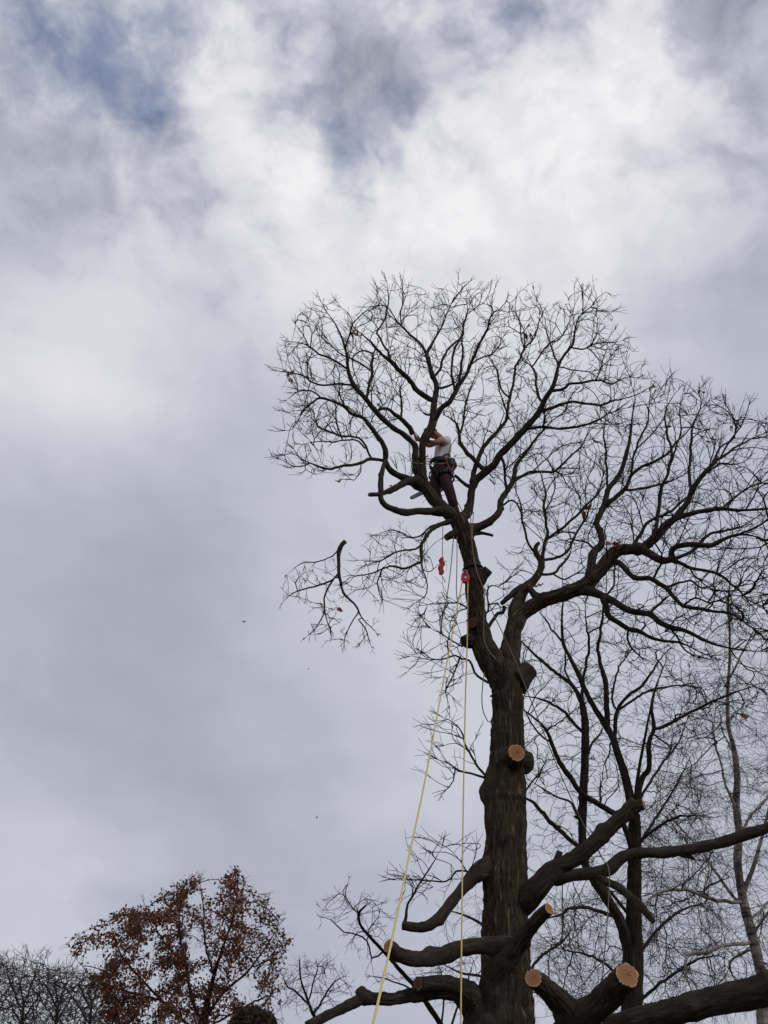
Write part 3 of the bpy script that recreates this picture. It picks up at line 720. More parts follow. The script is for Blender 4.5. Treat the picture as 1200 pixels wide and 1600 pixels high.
# upper small stem S
A('S1', 'stemS', .2, '846,878,6.5 850,855,6 853,842,5.5 855,830,5 852,808,4.6 850,795,4.2 852,767,3.6 847,747,2.6 838,725,1.8')
A('S2', 'stemS', .3, '836,864,4.6 825,848,4.4 820,828,4 815,812,3.6 815,795,3.4 810,777,3 803,760,2.2')
A('S3', 'S1', -.3, '853,843,5.5 873,830,5 888,817,4.6 903,803,4.2 912,793,4 927,780,3.4 938,762,2.8 943,740,2')
A('S4', 'stemS', .5, '846,876,5 870,871,4.6 887,862,4.2 895,845,4 905,825,3.6 917,808,3 922,790,2.4 932,770,1.8')
A('S5', 'stemS', .2, '845,897,5 865,896,4.6 875,885,4.2 887,872,4 893,858,3')
A('S6', 'S1', .3, '851,800,3 862,780,2.6 868,755,2.2 863,735,1.6')
A('S7', 'S5', .4, '862,896,3.4 882,905,3 905,893,2.6 920,880,2')
A('stub7', 'stemS', -.1, '820,918,10 802,926,9 785,942,7')
A('stub8', 'stemR', .05, '842,935,9 835,929,9 826,917,9')
# lower limbs, most already cut back
A('Z', 'trunk', [-.22, -.35, -.5, -.62, -.78, -.95, -1.02], '764,1625,44 770,1540,42 789,1500,38 808,1476,28 828,1450,22 848,1428,19 858,1420,18', y0=-.2, step=.03)
A('H', 'Z', [-.5, -.55, -.62, -.75, -.9, -1.05, -1.15, -1.2], '797,1482,24 755,1478,22 720,1482,24 687,1494,26 655,1499,24 628,1494,23 615,1485,21 607,1478,20', y0=-.5, step=.03)
A('Gl', 'trunk', [-.05, -.15, -.25, -.35, -.45, -.5, -.55], '768,1352,22 745,1365,19 728,1383,18 707,1408,17 684,1437,17 660,1449,15 629,1446,13', y0=0, step=.03)
A('Ga', 'Gl', -.1, '632,1446,7 634,1432,5.5 637,1413,4.2 660,1373,3.2 677,1347,2.4 690,1325,1.6')
A('Gb', 'Gl', .1, '737,1372,4.4 728,1361,4 713,1362,3.4 697,1377,3 653,1375,2.4 613,1375,1.6')
A('I', 'trunk', [-.1, -.25, -.4, -.5, -.6, -.75, -.9, -1.05, -1.2], '770,1625,52 745,1575,40 722,1553,28 690,1549,24 650,1554,21 610,1561,18 566,1562,17 530,1578,15 480,1603,14', y0=0, step=.03)
A('I2', 'I', -.45, '735,1553,26 700,1537,23 670,1536,21 653,1537,21', step=.03)
A('I3', 'I', -.08, '575,1560,15 566,1553,15 563,1546,14')
A('J', 'trunk', [.10, -.10, -.24, -.3, -.35, -.4, -.45, -.5, -.55, -.6], '797,1440,30 822,1408,38 843,1384,36 863,1361,31 887,1347,25 910,1333,25 934,1312,25 960,1287,23 987,1264,21 1006,1257,16', y0=.1, step=.03)
A('J2', 'J', -.06, '972,1276,15 982,1259,14 991,1252,13')
A('J3', 'J', -.04, '868,1352,14 872,1340,10 875,1330,9')
A('K', 'J', [-.20, -.28, -.35, -.4, -.42, -.45, -.5, -.55, -.62, -.7, -.78, -.85, -1.0], '856,1377,13 873,1374,18 900,1367,18 933,1363,19 953,1357,19 973,1339,18 1000,1333,16 1040,1332,16 1083,1326,16 1133,1315,16 1167,1303,17 1200,1293,16 1290,1258,12', y0=-.2, step=.03)
A('K2', 'K', -.35, '930,1366,10 947,1377,11 967,1387,13 987,1403,13 1007,1423,12 1020,1441,9', step=.03)
A('K3', 'K', .02, '1060,1333,10 1077,1338,9 1085,1343,5')
A('Lb', 'trunk', [-.2, -.7, -1.0, -1.1, -1.28, -1.55, -1.9], '830,1690,50 868,1640,48 893,1604,46 910,1590,44 933,1572,43 958,1547,42 980,1524,41', y0=-.2, step=.03)
A('Lc', 'Lb', [-1.05, -1.12, -1.3, -1.6], '896,1598,30 880,1570,31 858,1549,30 834,1528,29', y0=-1.05, step=.03)
A('Mb', 'trunk', [-.1, -.3, -.5, -.7, -.9, -1.1, -1.4, -2.0], '800,1760,50 870,1660,42 930,1613,36 967,1602,36 1033,1586,40 1100,1568,43 1200,1547,47 1340,1520,50', y0=0, step=.04)

crownA = '432,580 455,530 498,478 520,480 545,498 575,470 602,440 640,455 680,455 730,440 760,455 795,470 832,452 855,480 880,470 915,452 950,470 968,520 985,560 1000,595 975,625 930,665 880,690 830,720 800,745 770,760 745,735 720,700 700,660 640,640 600,690 560,690 520,700 470,700 450,690 455,640 470,610'
crownA2 = '445,700 480,690 520,725 570,715 565,755 520,740 470,745 440,725'
crownB = '810,720 850,690 890,700 935,640 1000,600 1060,590 1100,605 1150,640 1200,660 1260,690 1290,780 1280,900 1250,1020 1150,1030 1060,1020 1000,1010 940,940 905,900 870,905 840,850 800,820 800,760'
mid = '700,690 745,690 745,750 715,780 640,790 615,745 640,700'
spX = '535,905 560,870 600,830 640,815 690,830 680,900 650,950 600,945 560,925'
spD = '640,1020 660,960 690,930 735,930 725,1020 735,1060 700,1110 670,1060'
spE = '672,1230 672,1170 690,1120 740,1150 760,1200 720,1240'
spG = '612,1375 640,1325 700,1310 750,1325 745,1370 700,1400 650,1420'
crown_ids = [k for k in oak.order if k not in ('trunk', 'Z', 'H', 'I', 'I2', 'I3', 'J', 'J2', 'J3', 'K', 'K2', 'K3', 'Lb', 'Lc', 'Mb', 'burrL', 'stub1', 'stub2', 'stub3', 'stub4', 'stub5', 'stub6', 'stub7', 'stub8', 'De')]
AT = np.vstack([attract(oak, crownA, 1750, .30, 6, crown_ids, rag=11), attract(oak, crownA2, 70, .15, 3, ['Q2', 'Q2x', 'Q2c']), attract(oak, crownB, 2150, .38, 6, crown_ids),
                attract(oak, mid, 45, .2, 4, crown_ids), attract(oak, spX, 190, .22, 3, ['X', 'X2', 'X3', 'X4']),
                attract(oak, spD, 170, .2, 3, ['Db', 'Db2', 'Dc', 'Dd']), attract(oak, spE, 60, .15, 3, ['Ea', 'Eb', 'Ec']), attract(oak, spG, 70, .15, 3, ['Ga', 'Gb']),
                attract(oak, '760,905 800,880 840,820 835,900 800,930 790,980 760,960', 60, .15, 3, ['Df', 'De', 'S2'])])
CA, CB = at(705, 790, 11.2), at(880, 950, 10.9)
def oak_centre(id):
    while True:
        if id in ('stemR', 'stemS'): return CB
        if id in ('stemL', 'P', 'V', 'W', 'T', 'U'): return CA
        p = oak.L[id]['parent']
        if p in (None, 'trunk'): return oak.L[id]['P'][0]
        if id in ('X', 'Db', 'Dc', 'Dd', 'Df', 'Gl'): return oak.L[id]['P'][0]
        id = p
GD = grow(oak, AT, step=.072, kill=.105, ids=crown_ids, smooth=5, jit=.06, inertia=1.1, center=oak_centre, outw=.40, trop=(0, 0, .24))
TW = twig_chains(GD, r0=.0047, rmax=.022, expo=1.95, spur=(.12, .34), nspur=1.9, side=.13, spread=.30, T=oak, center=oak_centre, outw=.6)
print('oak nodes', len(GD['P']), 'chains', sum(len(v) for v in TW.values()))

CUTS = {'stub5': ('cut', None), 'J': ('cut', (.7, -.9, 0)), 'J2': ('cut', (.2, -.5, .6)), 'Z': ('cut', (.3, -.6, 0)), 'Lb': ('cut', None), 'Lc': ('cut', (.1, -.8, 0)),
        'H': ('cut', (-.3, -.5, -.1)), 'I2': ('oldcut', (-.3, -.5, 0)), 'K2': ('oldcut', None), 'stub2': ('oldcut', None), 'stub3': ('oldcut', None), 'De': ('cut', (.3, -.8, .3)), 'stub1': ('oldcut', None),
        'U': ('oldcut', None), 'stub4': ('oldcut', (0, -.4, 0)), 'stub8': ('cut', (-.4, -.8, .3)), 'P2e': ('cut', None), 'stub7': ('oldcut', None)}
def build_tree(T, TW, cuts, part_ids, label, cat, thick=('trunk',), bumps={}):
    base = T.L[T.order[0]]['P'][0].copy(); base[2] = 0
    root = empty(T.name, base); tag(root, label, cat); objs = {}
    def owner(id):
        while id not in part_ids: id = T.L[id]['parent']
        return id
    for id in T.order:
        l = T.L[id]; P, r = l['P'], l['r'].copy(); rm = r.max(); sd = rng.uniform(0, 90)
        if T is oak and rm > .09: r *= .94
        # growth is never even: slow swelling along the limb
        s = np.cumsum(np.concatenate([[0], np.linalg.norm(np.diff(P, axis=0), axis=1)]))
        r *= np.array([1 + .07 * noise.noise(Vector((q * 5 + sd, sd, 0))) + .05 * noise.noise(Vector((q * 17, sd, 3))) for q in s])
        if T is oak and rm > .03 and l['parent'] is not None and not id.startswith(('stem', 'P', 'V', 'burr', 'J', 'K', 'Z')) or id in ('P1', 'P2', 'Va'):
            pl_ = T.L[l['parent']]; kk = int(np.argmin(((pl_['P'] - P[0]) ** 2).sum(1))); pr_ = pl_['r'][kk]
            r *= 1 + .55 * np.exp(-np.maximum(0, s - pr_ * .9) / (r[0] * 1.3)) * (r[0] < pr_ * .9)
        kb = []
        if T is oak and rm > .035 and id not in thick:
            for q in np.arange(.3, s[-1] - .2, .38):
                q += rng.uniform(-.15, .15); kk = int(np.argmin(np.abs(s - q))); dv = rng.normal(0, 1, 3); tt = unit(P[min(kk + 1, len(P) - 1)] - P[kk - 1]); dv = unit(dv - tt * np.dot(dv, tt))
                kb.append((P[kk] + dv * r[kk], r[kk] * rng.uniform(.15, .45), r[kk] * rng.uniform(.45, .9)))
        en = None
        if id in cuts:
            nn = cuts[id][1]; t = unit(P[-1] - P[-3]); en = t if nn is None else unit(np.array(nn) * .5 + t)
        bco = rim = None
        if id in thick: V, Fc, bco, rim = tube(P, r, 128, .020, sd, .07, 15, bumps.get(id, ()), en)
        elif rm > .09: V, Fc, bco, rim = tube(P, r, 60, .010, sd, .14, 9, list(bumps.get(id, ())) + kb, en)
        elif rm > .022 or id in cuts: V, Fc, bco, rim = tube(P, r, 20, .0028, sd, .16, 4, kb, en)
        else:
            V, Fc = chains_mesh([(P, r)], 8 if rm > .016 else 6)
            bco = V
        mat = T.mats[0] if (id in thick or id.startswith('stem')) else (T.mats[1] if rm > .02 else T.mats[2])
        ispart = id in part_ids
        nm = 'trunk' if id in ('trunk',) else ('stem' if id.startswith('stem') else ('limb' if rm > .035 and not id.startswith('stub') else ('stub' if id.startswith('stub') else ('burr' if id.startswith('burr') else 'branch'))))
        par = root if ispart else objs[owner(id)]
        objs[id] = link_mesh(nm, V, Fc, mat, par, base, bco=bco)
        if id in cuts: cut_face(objs[id], base, rim.mean(0), en, r[-1], cuts[id][0], rim=rim)
    # twigs, one spray for each limb
    by = {}
    for id, ch in TW.items(): by.setdefault(owner(id), []).extend(ch)
    for id, ch in by.items():
        thin = [c for c in ch if c[1].max() < .007]; fat = [c for c in ch if c[1].max() >= .007]
        VV, FF, off = [], [], 0
        for cs, k in ((thin, 3), (fat, 5)):
            if not cs: continue
            v, f = chains_mesh(cs, k)
            if k == 3: f3 = f
            VV.append(v); FF.append(f + off); off += len(v)
        tw = link_mesh('twigs', np.vstack(VV), np.vstack(FF), T.mats[2], objs[id], base); tw['kind'] = 'stuff'
    return root, objs, base

oak_parts = ['trunk', 'stemL', 'stemR', 'stemS', 'P', 'P1', 'P2', 'Q', 'T', 'U', 'V', 'W', 'X', 'Z', 'H', 'Gl', 'I', 'I2', 'J', 'K', 'K2', 'Lb', 'Lc', 'Mb', 'A1', 'B', 'C', 'D', 'E', 'Fl',
             'Va', 'P1b', 'P1d', 'stub1', 'stub2', 'stub3', 'stub4', 'stub5', 'stub6', 'stub7', 'stub8', 'burrL', 'Db', 'Ea', 'Eb']
Yt = oak.Y0
bumps = {'trunk': [(at(757, 1237, Yt), .075, .11), (at(754, 1252, Yt - .05), .03, .05), (at(757, 1212, Yt), .02, .10), (at(760, 1310, Yt), -.02, .12), (at(752, 1360, Yt - .1), .02, .15), (at(800, 1185, Yt - .2), .03, .12), (at(822, 1192, Yt), .03, .09),
                   (at(778, 1078, Yt - .2), .015, .06), (at(790, 1046, Yt - .2), .02, .10)],
         'stemL': [(at(760, 1020, Yt), .02, .15), (at(722, 822, Yt), .015, .12)]}
oak_root, oak_objs, oak_base = build_tree(oak, TW, CUTS, oak_parts,
    'tall bare oak with cut-back lower limbs, climber standing in its crown', 'tree', ('trunk', 'stemL'), bumps)

# ------------------------------------------------------------------ leaves still hanging in the oak
LEAFMESH = []
for k in range(4):
    v, f = leaf_mesh_pts(1.0, [.5, .9, 1.3, -.8][k]); me = bpy.data.meshes.new('leaf'); me.from_pydata([tuple(p) for p in v], [], f)
    for p in me.polygons: p.use_smooth = True
    me.materials.append(M['redleaf' if k < 2 else 'brownleaf']); LEAFMESH.append(me)
def leaf_obj(name, p, size, parent=None, base=(0, 0, 0), k=None):
    o = bpy.data.objects.new(name, LEAFMESH[rng.integers(0, 4) if k is None else k]); col.objects.link(o)
    if parent: o.parent = parent
    m = Matrix(rand_rot()).to_4x4()
    o.matrix_local = Matrix.Translation(Vector(np.asarray(p, float) - np.asarray(base))) @ m @ Matrix.Diagonal((size, size, size, 1))
    return o
oak_nodes = GD['P']; _d = oak_nodes - CAM; _z = _d @ FWD
oak_px = np.stack([600 + F * (_d @ RT) / _z, 800 - F * (_d @ UP) / _z], 1)
for (u, v, n, k, sz) in [(449, 583, 2, 0, .10), (453, 592, 2, 1, .10), (553, 519, 2, 2, .10), (557, 524, 1, 2, .09), (826, 503, 1, 1, .09), (822, 521, 2, 2, .10), (828, 527, 1, 1, .09), (879, 658, 1, 0, .11),
                     (1019, 604, 3, 3, .08), (1095, 610, 3, 3, .08), (1045, 667, 2, 3, .08), (1143, 668, 2, 3, .08), (1018, 712, 1, 3, .08), (1120, 690, 1, 3, .07), (953, 847, 2, 0, .12), (914, 796, 3, 2, .12),
                     (843, 911, 2, 1, .10), (1005, 590, 1, 3, .06), (530, 560, 1, 1, .07), (497, 641, 1, 3, .08), (612, 765, 1, 1, .09)]:
    i = int(np.argmin((oak_px[:, 0] - u) ** 2 + (oak_px[:, 1] - v) ** 2)); Y = oak_nodes[i][1]
    for q in range(n):
        leaf_obj('leaf', at(u + rng.uniform(-2.5, 2.5), v + rng.uniform(-2.5, 2.5), Y + rng.uniform(-.03, .03)), sz * rng.uniform(.85, 1.1), oak_root, oak_base, k)
# torn strip of pale wood under the sawn stub, chips on the bark
def strip(name, pts, w, mat, parent, base):
    P = np.array(pts); n = len(P); V = []
    for i in range(n):
        ww = w[i]; V += [P[i] + [-ww, 0, 0], P[i] + [0, -.02, 0], P[i] + [ww, 0, 0], P[i] + [0, .03, 0]]
    Fq = []
    for i in range(n - 1):
        for j in range(4): Fq.append((i * 4 + j, i * 4 + (j + 1) % 4, i * 4 + 4 + (j + 1) % 4, i * 4 + 4 + j))
    Fq += [(3, 2, 1, 0), tuple((n - 1) * 4 + j for j in range(4))]
    return link_mesh(name, V, Fq, mat, parent, base, smooth=False)
strip('torn_wood', [at(813, 1181, Yt - .40), at(816, 1187, Yt - .36), at(813, 1194, Yt - .31), at(809, 1199, Yt - .28)], [.022, .024, .022, .006], 'torn', oak_objs['stub5'], oak_base)
strip('saw_cut', [at(768, 1088, Yt - .20), at(775, 1083, Yt - .25), at(783, 1079, Yt - .26)], [.03, .03, .01], 'oldcut', oak_objs['trunk'], oak_base)
strip('torn_wood', [at(755, 1366, Yt - .27), at(763, 1367, Yt - .32), at(773, 1366, Yt - .33)], [.015, .02, .006], 'torn', oak_objs['trunk'], oak_base)

# ------------------------------------------------------------------ the cut branch on its way down
fb = Tree(10.6, 'falling_branch', 'limb', 'limb', 'twig')
B_ = fb.limb
B_('main', None, [0, 0, 0, 0, 0, .02, .05, .1, .15, .2, .22], '539,846,7 531,856,7 529,870,6.5 529,885,6 530,897,5.5 533,915,4.5 540,930,4 556,947,3.4 566,966,2.8 580,980,2.2 592,994,1.6')
B_('top', 'main', -.02, '530,860,7 534,851,7 539,846,7.5')
B_('b1', 'main', -.3, '529,896,4 517,908,3.4 496,915,3 470,922,2.6 453,930,2.2 440,943,1.6')
B_('b2', 'main', .3, '524,902,3.6 508,928,3.2 506,948,3 505,962,2.4 490,985,2 472,998,1.5')
B_('b3', 'main', -.2, '531,856,3 520,868,2.6 497,877,2.2 470,880,2 449,898,1.5')
B_('b4', 'main', .2, '558,960,2.6 549,975,2.4 540,995,2 538,1008,1.5')
B_('b5', 'main', -.1, '560,968,2.6 572,985,2.2 580,1010,1.6')
B_('b6', 'b2', -.2, '507,958,2.2 515,980,2 518,1000,1.5')
AF = np.vstack([attract(fb, '436,945 450,895 500,870 530,890 545,920 585,965 595,1000 580,1010 540,1010 500,1000 475,998 500,960 470,935', 150, .15, 4)])
GF = grow(fb, AF, step=.055, kill=.08, jit=.10, inertia=.7, trop=(0, 0, -.18)); TF = twig_chains(GF, r0=.0036, expo=2.2, spur=(.05, .15), nspur=2, side=.3, spread=.5, droop=.15, T=fb)
base = fb.L['main']['P'][0].copy()
fb_root, fb_objs, fbb = build_tree(fb, TF, {'top': ('cut', (.35, -.55, .6))}, ['main', 'top'], 'freshly sawn leafless branch dropping through the air beside the oak', 'branch')
for (u, v) in [(504, 950), (508, 953), (535, 956)]: leaf_obj('leaf', at(u, v, 10.6), .10, fb_root, fbb, 1)

# ------------------------------------------------------------------ dark forked tree behind the oak
nt = Tree(15.5, 'bare_tree', 'dark', 'dark', 'twig'); B_ = nt.limb
B_('trunk', None, 0, '986,1640,36 987,1600,33 989,1500,30 990,1450,24 991,1380,20 992,1300,17 991,1272,16', ground=True)
B_('N1', 'trunk', [0, -.05, -.1, -.15, -.2, -.2, -.2, -.2, -.2, -.2, -.2], '985,1490,20 975,1456,17 963,1427,15 943,1397,14 927,1373,13 914,1347,12 910,1300,12 912,1233,12 914,1190,11.5 914,1130,11 910,1100,9')
B_('N1a', 'N1', .5, '910,1100,8 900,1080,7 892,1068,6.5 870,1052,6 846,1032,5 820,1008,3.6 800,985,2')
B_('N1b', 'N1', -.3, '910,1098,6 910,1070,5.5 914,1046,5 920,1020,4.6 920,1000,4.2 917,980,3.6 914,938,2.4')
B_('N1c', 'N1a', .3, '893,1068,4 883,1048,3.4 884,1030,3 880,1010,2.2')
B_('N2', 'trunk', [0, .05, .1, .15, .2, .25, .3, .35, .4, .45, .5, .55, .6], '991,1275,15 976,1210,13 966,1180,12 958,1154,11 948,1136,10 930,1108,8.5 916,1082,8 904,1054,7.5 890,1026,6.5 880,1004,6 878,967,5 880,930,4 878,890,2')
B_('N2z', 'N2', .2, '882,1006,4 866,988,3.4 850,965,2.6 838,950,1.8')
B_('N2b', 'N2', -.6, '949,1138,9 948,1100,8.5 946,1066,8 940,1044,7 934,1016,6 938,990,5 942,958,4 947,925,3 948,890,2')
B_('N2c', 'N2', -.4, '961,1150,7 962,1120,6.5 966,1108,6 980,1088,5.5 1000,1074,5 1012,1060,4.4 1030,1032,3.6 1048,1012,2.4')
B_('N2d', 'N2c', .4, '966,1109,4.6 990,1094,4.4 1012,1080,4 1038,1074,3.4 1085,1067,2')
B_('N2e', 'N2c', .5, '963,1108,4 956,1092,3.8 960,1068,3.4 968,1040,3 984,1020,2.6 994,1000,2')
B_('N3', 'trunk', [0, -.1, -.2, -.3, -.35, -.4, -.45, -.5], '992,1278,10 1002,1220,8.5 1014,1200,8 1014,1160,7.5 1022,1138,6.5 1018,1104,5.5 1026,1070,4.6 1040,1035,3')
B_('N3b', 'N3', -.4, '1021,1139,6 1040,1134,5.5 1060,1123,5 1100,1103,4.4 1133,1087,3.6 1193,1067,2')
B_('N4', 'trunk', -.9, '988,1332,9 980,1300,9 960,1272,9 938,1258,8.5 908,1238,8 890,1214,8 876,1194,8 862,1160,7 850,1136,6 836,1124,5 814,1106,3.6 795,1090,2')
B_('N4b', 'N4', .2, '938,1258,4 938,1240,3.6 939,1218,3')
B_('N4c', 'N4', .3, '862,1160,4 845,1150,3.6 828,1125,3 815,1100,2')
B_('N5', 'N1', .4, '912,1145,6 894,1128,5.5 884,1114,5 866,1102,4.4 850,1094,4 814,1086,2.4')
B_('N6', 'N1', -.5, '911,1338,8 904,1326,7.5 880,1302,7.5 852,1276,7 838,1258,6 824,1248,5 795,1225,3')
B_('N7', 'N1', .3, '911,1282,4.4 900,1270,4 890,1252,4 866,1243,3.4 844,1230,3 824,1217,2')
B_('N7b', 'N1', -.2, '912,1285,6 903,1278,5.5 898,1276,5')
B_('N8', 'trunk', -.6, '995,1318,6 1002,1313,5.5 1025,1295,5 1047,1280,4.4 1080,1274,3.4 1110,1277,2')
B_('N10', 'N1', -.5, '965,1432,7 948,1428,6.5 933,1423,6 910,1417,5.5 890,1420,5 873,1430,4 850,1436,2.6')
B_('N11', 'N1', .2, '914,1195,5 920,1175,4.4 926,1160,4 938,1146,3 945,1130,2')
AN = np.vstack([attract(nt, '810,1090 800,1000 830,960 870,900 960,900 1010,980 1060,1010 1100,1060 1190,1060 1190,1120 1100,1160 1040,1200 1000,1200 960,1260 900,1240 840,1240 800,1180', 1500, .6, 8),
                attract(nt, '820,1200 880,1220 1000,1280 1110,1270 1060,1320 1000,1360 900,1380 840,1340', 300, .4, 5), attract(nt, '830,1420 930,1400 960,1440 900,1500 850,1470', 100, .3, 3)])
GN = grow(nt, AN, step=.09, kill=.12, jit=.12, inertia=.6); TN = twig_chains(GN, r0=.0042, expo=2.2, rmax=.02, spur=(.10, .25), nspur=2.0, side=.25, spread=.55, T=nt)
build_tree(nt, TN, {}, ['trunk', 'N1', 'N2', 'N2b', 'N3', 'N4', 'N6'], 'dark bare tree with two slender forked trunks behind the oak', 'tree')

# ------------------------------------------------------------------ birches
def birch(name, Y0, spec, polys, label, mats=('birch', 'birch', 'birchtwig'), r0=.0037, step=.12, kill=.15, drp=(0, 0, -.22), part=None, spur=(.25, .6)):
    t = Tree(Y0, name, *mats)
    for (id, par, dY, nodes, gnd) in spec: t.limb(id, par, dY, nodes, ground=gnd, step=.08)
    at_ = np.vstack([attract(t, p, n, s, 5) for (p, n, s) in polys])
    gd = grow(t, at_, step=step, kill=kill, infl=2.2, jit=.12, inertia=.6, trop=drp, seed_wmax=.10)
    tw = twig_chains(gd, r0=r0, expo=2.4, rmax=.018, spur=spur, nspur=2.0, side=.30, droop=.22 if drp[2] < 0 else 0, spread=.6, T=t)
    return build_tree(t, tw, {}, part or [s[0] for s in spec if s[1] in (None, 'trunk')], label, 'tree')
birch('birch_tree', 19.0, [
    ('trunk', None, 0, '1196,1640,17 1192,1540,15 1186,1505,15 1177,1468,14 1167,1430,13 1160,1400,12 1155,1370,10.5 1152,1340,11 1155,1300,10.5 1150,1260,10 1152,1220,8.5 1150,1190,8 1147,1170,7 1138,1133,6 1137,1083,5.5 1140,1033,4.6 1140,987,4 1138,940,3 1142,900,2', True),
    ('a', 'trunk', -.6, '1161,1396,9 1168,1378,8 1178,1352,7 1190,1310,6 1200,1270,5 1215,1220,4 1225,1160,2.6', False),
    ('b', 'trunk', .6, '1158,1408,6 1150,1405,6 1122,1370,5 1098,1332,4.4 1060,1288,3.4 1030,1255,2', False),
    ('c', 'trunk', -.5, '1152,1270,6 1145,1253,5 1132,1220,4.4 1127,1195,3.8 1115,1150,3 1118,1100,2', False),
    ('d', 'trunk', -1.0, '1162,1408,7 1150,1410,6.5 1112,1405,6 1080,1392,6 1055,1390,5.5 1025,1397,5 1004,1416,4', False),
    ('e', 'trunk', -.8, '1176,1473,7 1165,1474,6.5 1125,1478,6.5 1108,1488,6 1075,1493,5.5 1072,1522,5 1085,1560,3.6', False),
    ('f', 'trunk', .7, '1156,1305,5 1170,1280,4.6 1195,1250,4 1225,1215,3', False),
    ('h', 'trunk', .9, '1170,1440,5 1182,1428,4.4 1200,1410,4 1230,1385,3', False),
    ('i', 'trunk', -.5, '1175,1462,5 1190,1440,4.4 1215,1405,3', False),
    ('j', 'd', .4, '1112,1404,3.6 1100,1392,3.4 1120,1378,3 1140,1372,2.4', False),
    ('k', 'trunk', .8, '1150,1195,4 1140,1165,3.6 1128,1140,3 1125,1110,2', False),
    ('m', 'trunk', -.7, '1140,1060,4 1155,1030,3.4 1170,1000,2.6 1185,970,1.8', False),
    ('n', 'trunk', .7, '1180,1482,5 1160,1490,4.6 1140,1505,4 1150,1535,3', False)],
    [('1010,1260 1040,1130 1100,1020 1135,930 1180,960 1240,1060 1260,1300 1250,1560 1120,1580 1040,1540 1000,1430', 2300, 1.0)],
    'pale-barked birch with drooping purple-brown twigs behind the lopped limbs')
birch('slender_birch_tree', 25.0, [
    ('trunk', None, 0, '992,1640,17 992,1560,16 991,1460,14 992,1380,11 992,1300,9 996,1220,7 1010,1140,5 1022,1080,3', True),
    ('a', 'trunk', .8, '992,1500,7 1030,1450,5 1070,1420,4 1110,1410,2.6', False), ('b', 'trunk', -.8, '991,1440,7 950,1390,5 920,1370,4 880,1365,2.6', False),
    ('c', 'trunk', .8, '992,1330,6 1030,1270,4.6 1055,1230,3.6 1080,1180,2', False), ('d', 'trunk', .5, '993,1560,6 950,1510,5 910,1490,4 860,1480,2.6', False),
    ('e', 'trunk', -.4, '993,1260,5 1030,1200,4 1060,1160,3 1075,1120,2', False), ('f', 'trunk', -1.2, '992,1570,6 1040,1530,5 1090,1500,4 1130,1490,2.6', False)],
    [('835,1480 880,1400 960,1370 1000,1250 1040,1150 1090,1150 1110,1250 1130,1400 1140,1590 1000,1600 870,1590', 2300, 1.2)],
    'slender twiggy birch whose trunk hides behind the forked tree', ('dark', 'birchtwig', 'birchtwig'), r0=.0046, step=.16, kill=.19)
birch('twiggy_birch_tree', 29.0, [
    ('trunk', None, 0, '806,1640,15 804,1560,13 800,1460,11 797,1380,8 796,1300,4', True),
    ('a', 'trunk', .8, '804,1560,6 840,1500,5 880,1470,4 900,1440,2.6', False), ('b', 'trunk', .5, '802,1500,6 760,1450,5 725,1430,4 690,1420,2.6', False),
    ('c', 'trunk', -.6, '799,1430,5 830,1380,4 860,1350,3 890,1330,2', False), ('d', 'trunk', -.6, '804,1580,6 760,1530,5 720,1520,4 680,1500,2', False)],
    [('670,1450 730,1390 800,1300 860,1320 920,1420 930,1560 850,1600 800,1590 700,1580 660,1520', 600, 1.0)],
    'fine-twigged bare birch half hidden by the oak trunk', ('dark', 'birchtwig', 'birchtwig'), r0=.0046, step=.18, kill=.22)

# ------------------------------------------------------------------ bare trees and the brown oak to the left
birch('leaning_bare_tree', 13.5, [
    ('trunk', None, 0, '760,1760,17 735,1680,12 687,1598,6.5 663,1563,6 647,1540,5.5 620,1510,5 600,1487,4.6 577,1463,4.2 562,1443,3.6 562,1424,3.2 572,1415,2.4', True),
    ('a', 'trunk', -.4, '598,1487,3.6 583,1497,3.4 573,1470,3 550,1458,2.6 537,1456,2.4 517,1437,2.2 500,1433,1.6', False),
    ('b', 'trunk', .3, '563,1430,2.6 548,1415,2.2 540,1395,2 545,1375,1.4', False),
    ('c', 'trunk', .3, '660,1560,4 640,1545,3 605,1530,2.4 570,1525,1.6', False),
    ('d', 'trunk', .3, '690,1600,4 693,1560,3 690,1520,2.4 680,1500,1.6', False),
    ('e', 'trunk', .5, '700,1615,5 720,1560,3.4 735,1520,2.4 740,1500,1.6', False)],
    [('485,1440 530,1380 600,1400 610,1440 600,1480 540,1475', 170, .3), ('560,1530 640,1520 700,1500 745,1500 740,1560 680,1560', 90, .3)],
    'thin bare tree leaning out beside the oak trunk', ('dark', 'twig', 'twig'), r0=.0032, step=.07, kill=.10, drp=(0, 0, .08), spur=(.06, .18))
birch('small_bare_tree', 26.0, [
    ('trunk', None, 0, '500,1660,9 495,1600,7 487,1580,5 480,1560,4 470,1530,3 468,1500,2', True),
    ('a', 'trunk', .5, '490,1585,4 505,1560,3.4 522,1535,2.8 540,1525,2', False), ('b', 'trunk', -.5, '485,1572,4 465,1552,3.2 448,1540,2.6 440,1520,2', False),
    ('c', 'trunk', .4, '482,1562,3 492,1530,2.6 496,1505,2', False)],
    [('435,1530 465,1500 500,1490 540,1515 555,1545 530,1580 480,1590 440,1575', 260, .6)],
    'small bare tree between the brown-leaved oak and the lopped limb', ('dark', 'twig', 'twig'), r0=.0050, step=.12, kill=.16, drp=(0, 0, .12), spur=(.12, .35))
